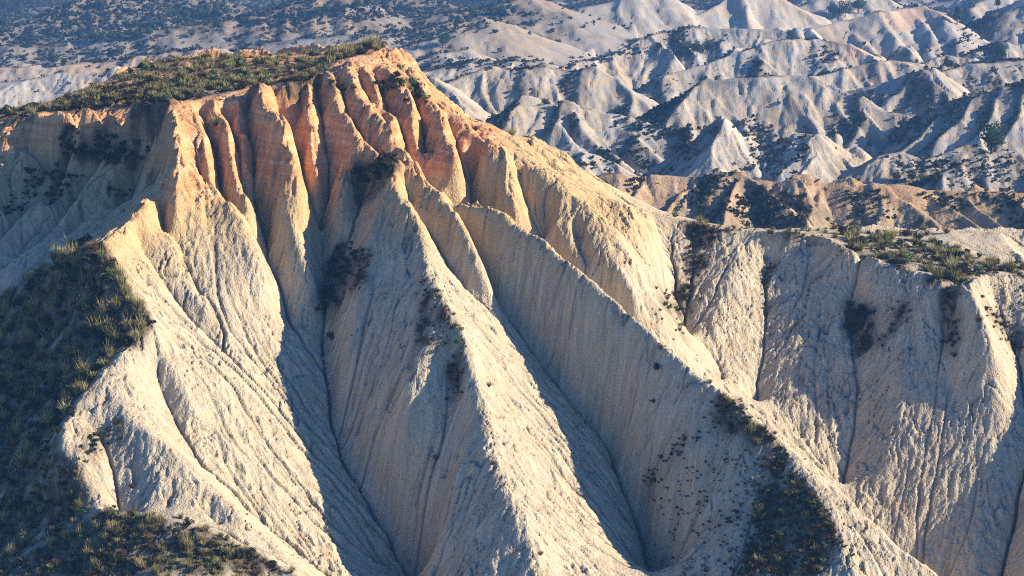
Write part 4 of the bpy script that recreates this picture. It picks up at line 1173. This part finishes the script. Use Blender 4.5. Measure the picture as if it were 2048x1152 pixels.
G = "pines in the grove at the upper left"
TREES = [
    (1982, 312, 66, 2, "large rounded pine on the scrubby knoll at the right edge", None),
    (1372, 120, 38, 2, "dark pine at the left of the trio below the middle ridge", "pine trio below the middle ridge"),
    (1394, 117, 34, 0, "pine in the middle of the trio below the middle ridge", "pine trio below the middle ridge"),
    (1416, 110, 30, 2, "paler pine at the right of the trio below the middle ridge", "pine trio below the middle ridge"),
    (1668, 38, 34, 0, "pine at the left of the skyline clump at upper right", "pine clump on the upper right crest"),
    (1690, 36, 34, 2, "broad dark pine in the middle of the upper right clump", "pine clump on the upper right crest"),
    (1716, 28, 36, 0, "tall pine at the right of the upper right clump", "pine clump on the upper right crest"),
    (1995, 20, 26, 3, "small pine at the top right corner in a dark hollow", None),
    (1914, 52, 36, 3, "slim pine in the dark hollow under the top right crest", None),
    (1998, 118, 30, 2, "round pine by the right edge on the scrub flat", None),
    (1896, 142, 30, 0, "bushy pine on the flat beside the pale knoll", None),
    (1792, 366, 26, 0, "pale bushy tree at the left of the shaded hollow row", "bushy trees in the shaded hollow"),
    (1825, 366, 26, 2, "pale wide tree in the middle of the shaded hollow row", "bushy trees in the shaded hollow"),
    (1848, 368, 20, 2, "low tree right of the wide one in the shaded hollow", "bushy trees in the shaded hollow"),
    (1868, 368, 16, 0, "smallest tree at the right of the shaded hollow row", "bushy trees in the shaded hollow"),
    (1738, 300, 14, 2, "small bushy tree at the foot of the pale hill's ridge", None),
    (885, 98, 34, 2, "wide pine right of the hilltop peak, nearest to it", None),
    (912, 62, 24, 3, "slim pine above the wide one by the peak", None),
    (905, 46, 18, 0, "little pine high above the peak, left of the gap", None),
    (946, 36, 22, 0, "pine on the bank above the pale gullies", None),
    (985, 34, 28, 0, "pine at the left of the row on the top bank", "pine row on the top bank right of the peak"),
    (1003, 32, 26, 0, "pine in the row on the top bank", "pine row on the top bank right of the peak"),
    (1026, 32, 24, 2, "pine at the right of the row on the top bank", "pine row on the top bank right of the peak"),
    (105, 132, 28, 2, "wide pine at far left on the terrace edge", None),
    (128, 133, 18, 0, "small pine against the wide one on the left terrace", None),
    (243, 114, 24, 2, "round pine alone by a pale bank at upper left", None),
    (355, 56, 28, 0, "pine at the left of the tall belt at upper left", "tall pine belt at the upper left"),
    (374, 52, 32, 3, "pine in the tall belt at upper left", "tall pine belt at the upper left"),
    (394, 48, 34, 0, "pine in the tall belt at upper left", "tall pine belt at the upper left"),
    (412, 44, 36, 3, "pine in the tall belt at upper left", "tall pine belt at the upper left"),
    (432, 38, 34, 3, "pine in the tall belt at upper left", "tall pine belt at the upper left"),
    (452, 34, 24, 0, "pine at the right of the tall belt at upper left", "tall pine belt at the upper left"),
    (326, 54, 18, 2, "low pine left of the tall belt", None),
    (300, 58, 20, 2, "low broad pine on the bank left of the belt", None),
    (270, 56, 18, 0, "small pine on the bank under the reddish bluff", None),
    (183, 86, 22, 2, "broad pine at the left of the terrace grove", G),
    (203, 86, 26, 2, "pine in the terrace grove at upper left", G),
    (222, 82, 22, 0, "pine in the terrace grove at upper left", G),
    (240, 84, 20, 2, "pine in the terrace grove at upper left", G),
    (258, 80, 24, 0, "pine in the terrace grove at upper left", G),
    (276, 82, 26, 0, "pine in the terrace grove at upper left", G),
    (296, 76, 20, 2, "pine at the right of the terrace grove", G),
    (162, 74, 18, 2, "yellowish pine above the terrace grove", None),
    (335, 74, 16, 2, "small round pine right of the terrace grove", None),
    (384, 76, 18, 2, "low dark pine below the tall belt", None),
    (52, 82, 12, 2, "small bush-like pine on the far left bank", "small pines on the far left bank"),
    (74, 82, 12, 0, "small bush-like pine on the far left bank", "small pines on the far left bank"),
    (6, 60, 36, 2, "tall dark pine at the left edge", None),
    (10, 22, 28, 0, "pine in the top left corner", "pines in the top left corner"),
    (38, 20, 26, 2, "pine in the top left corner", "pines in the top left corner"),
    (62, 14, 24, 0, "pine in the top left corner", "pines in the top left corner"),
    (200, 20, 26, 0, "pine on the dark slope at the top, left of the bluff", None),
    (592, 62, 20, 3, "slim pine right of the small sunlit knoll", None),
    (604, 42, 26, 0, "pine on the slope above the slim pine", None),
    (636, 36, 22, 2, "pine at the left of the loose top row", "loose pine row along the top"),
    (654, 30, 22, 0, "pine in the loose top row", "loose pine row along the top"),
    (676, 22, 20, 2, "pine in the loose top row", "loose pine row along the top"),
    (715, 18, 22, 0, "pine in the loose top row", "loose pine row along the top"),
    (735, 16, 22, 2, "pine in the loose top row", "loose pine row along the top"),
    (768, 14, 20, 0, "pine at the right of the loose top row", "loose pine row along the top"),
    (520, 100, 20, 2, "round pine just behind the flat hilltop", None),
    (495, 74, 16, 2, "small pine above the pale gullied bank", None),
]
for t in TREES:
    pine(*t)

# loose pale stones on the rim
def rock(r, s):
    bm = [(x, y, z) for x in (-1, 1) for y in (-1, 1) for z in (-1, 1)]
    V = np.array(bm, float) * r.uniform(0.5, 1.0, (8, 1)) * s * np.array([1, 0.8, 0.6])
    F = np.array([(0, 1, 3, 2), (4, 6, 7, 5), (0, 4, 5, 1), (2, 3, 7, 6), (0, 2, 6, 4), (1, 5, 7, 3)])
    return V, F
r_ = np.random.default_rng(77)
sp, so_ = at(np.concatenate([r_.uniform(385, 415, 36), r_.uniform(330, 470, 30), r_.uniform(640, 830, 60)]), np.concatenate([r_.uniform(176, 192, 36), r_.uniform(168, 196, 30), r_.uniform(100, 170, 60)]))
gl = [(648, 715), (663, 770), (672, 850), (686, 915), (722, 986), (785, 1066), (820, 1140)]
gq = [(a[0] + (b[0] - a[0]) * t + r_.normal(0, 3), a[1] + (b[1] - a[1]) * t) for a, b in zip(gl[:-1], gl[1:]) for t in r_.uniform(0, 1, 34)]
gp, _ = at([q[0] for q in gq], [q[1] for q in gq])
sp = np.concatenate([sp, gp])
Vs, Fs, off = [], [], 0
for p in sp:
    v, f = rock(r_, r_.uniform(0.05, 0.17))
    Vs.append(v + p + np.array([0, 0, 0.03])); Fs.append(f + off); off += 8
tag(mesh_obj("rubble", np.concatenate(Vs), np.concatenate(Fs), M_ROCK, smooth=False), "loose pale stones strewn along the hilltop rim and down the central gully floor", "stones", kind="stuff")

# ------------------------------------------------------------------ air
hm = bpy.data.materials.new("valley_haze")
hm.use_nodes = True
hn = hm.node_tree
hn.nodes.remove(hn.nodes["Principled BSDF"])
pv = hn.nodes.new("ShaderNodeVolumePrincipled")
pv.inputs["Color"].default_value = (0.2, 0.5, 1.0, 1)
pv.inputs["Density"].default_value = 0.00028
hn.links.new(pv.outputs[0], hn.nodes["Material Output"].inputs["Volume"])
bx = np.array([(x, y, z) for x in (-3200, 3200) for y in (-600, 3200) for z in (-26, 74)], float)
hz = mesh_obj("haze", bx, np.array([(0, 1, 3, 2), (4, 6, 7, 5), (0, 4, 5, 1), (2, 3, 7, 6), (0, 2, 6, 4), (1, 5, 7, 3)]), hm, smooth=False)
tag(hz, kind="stuff")
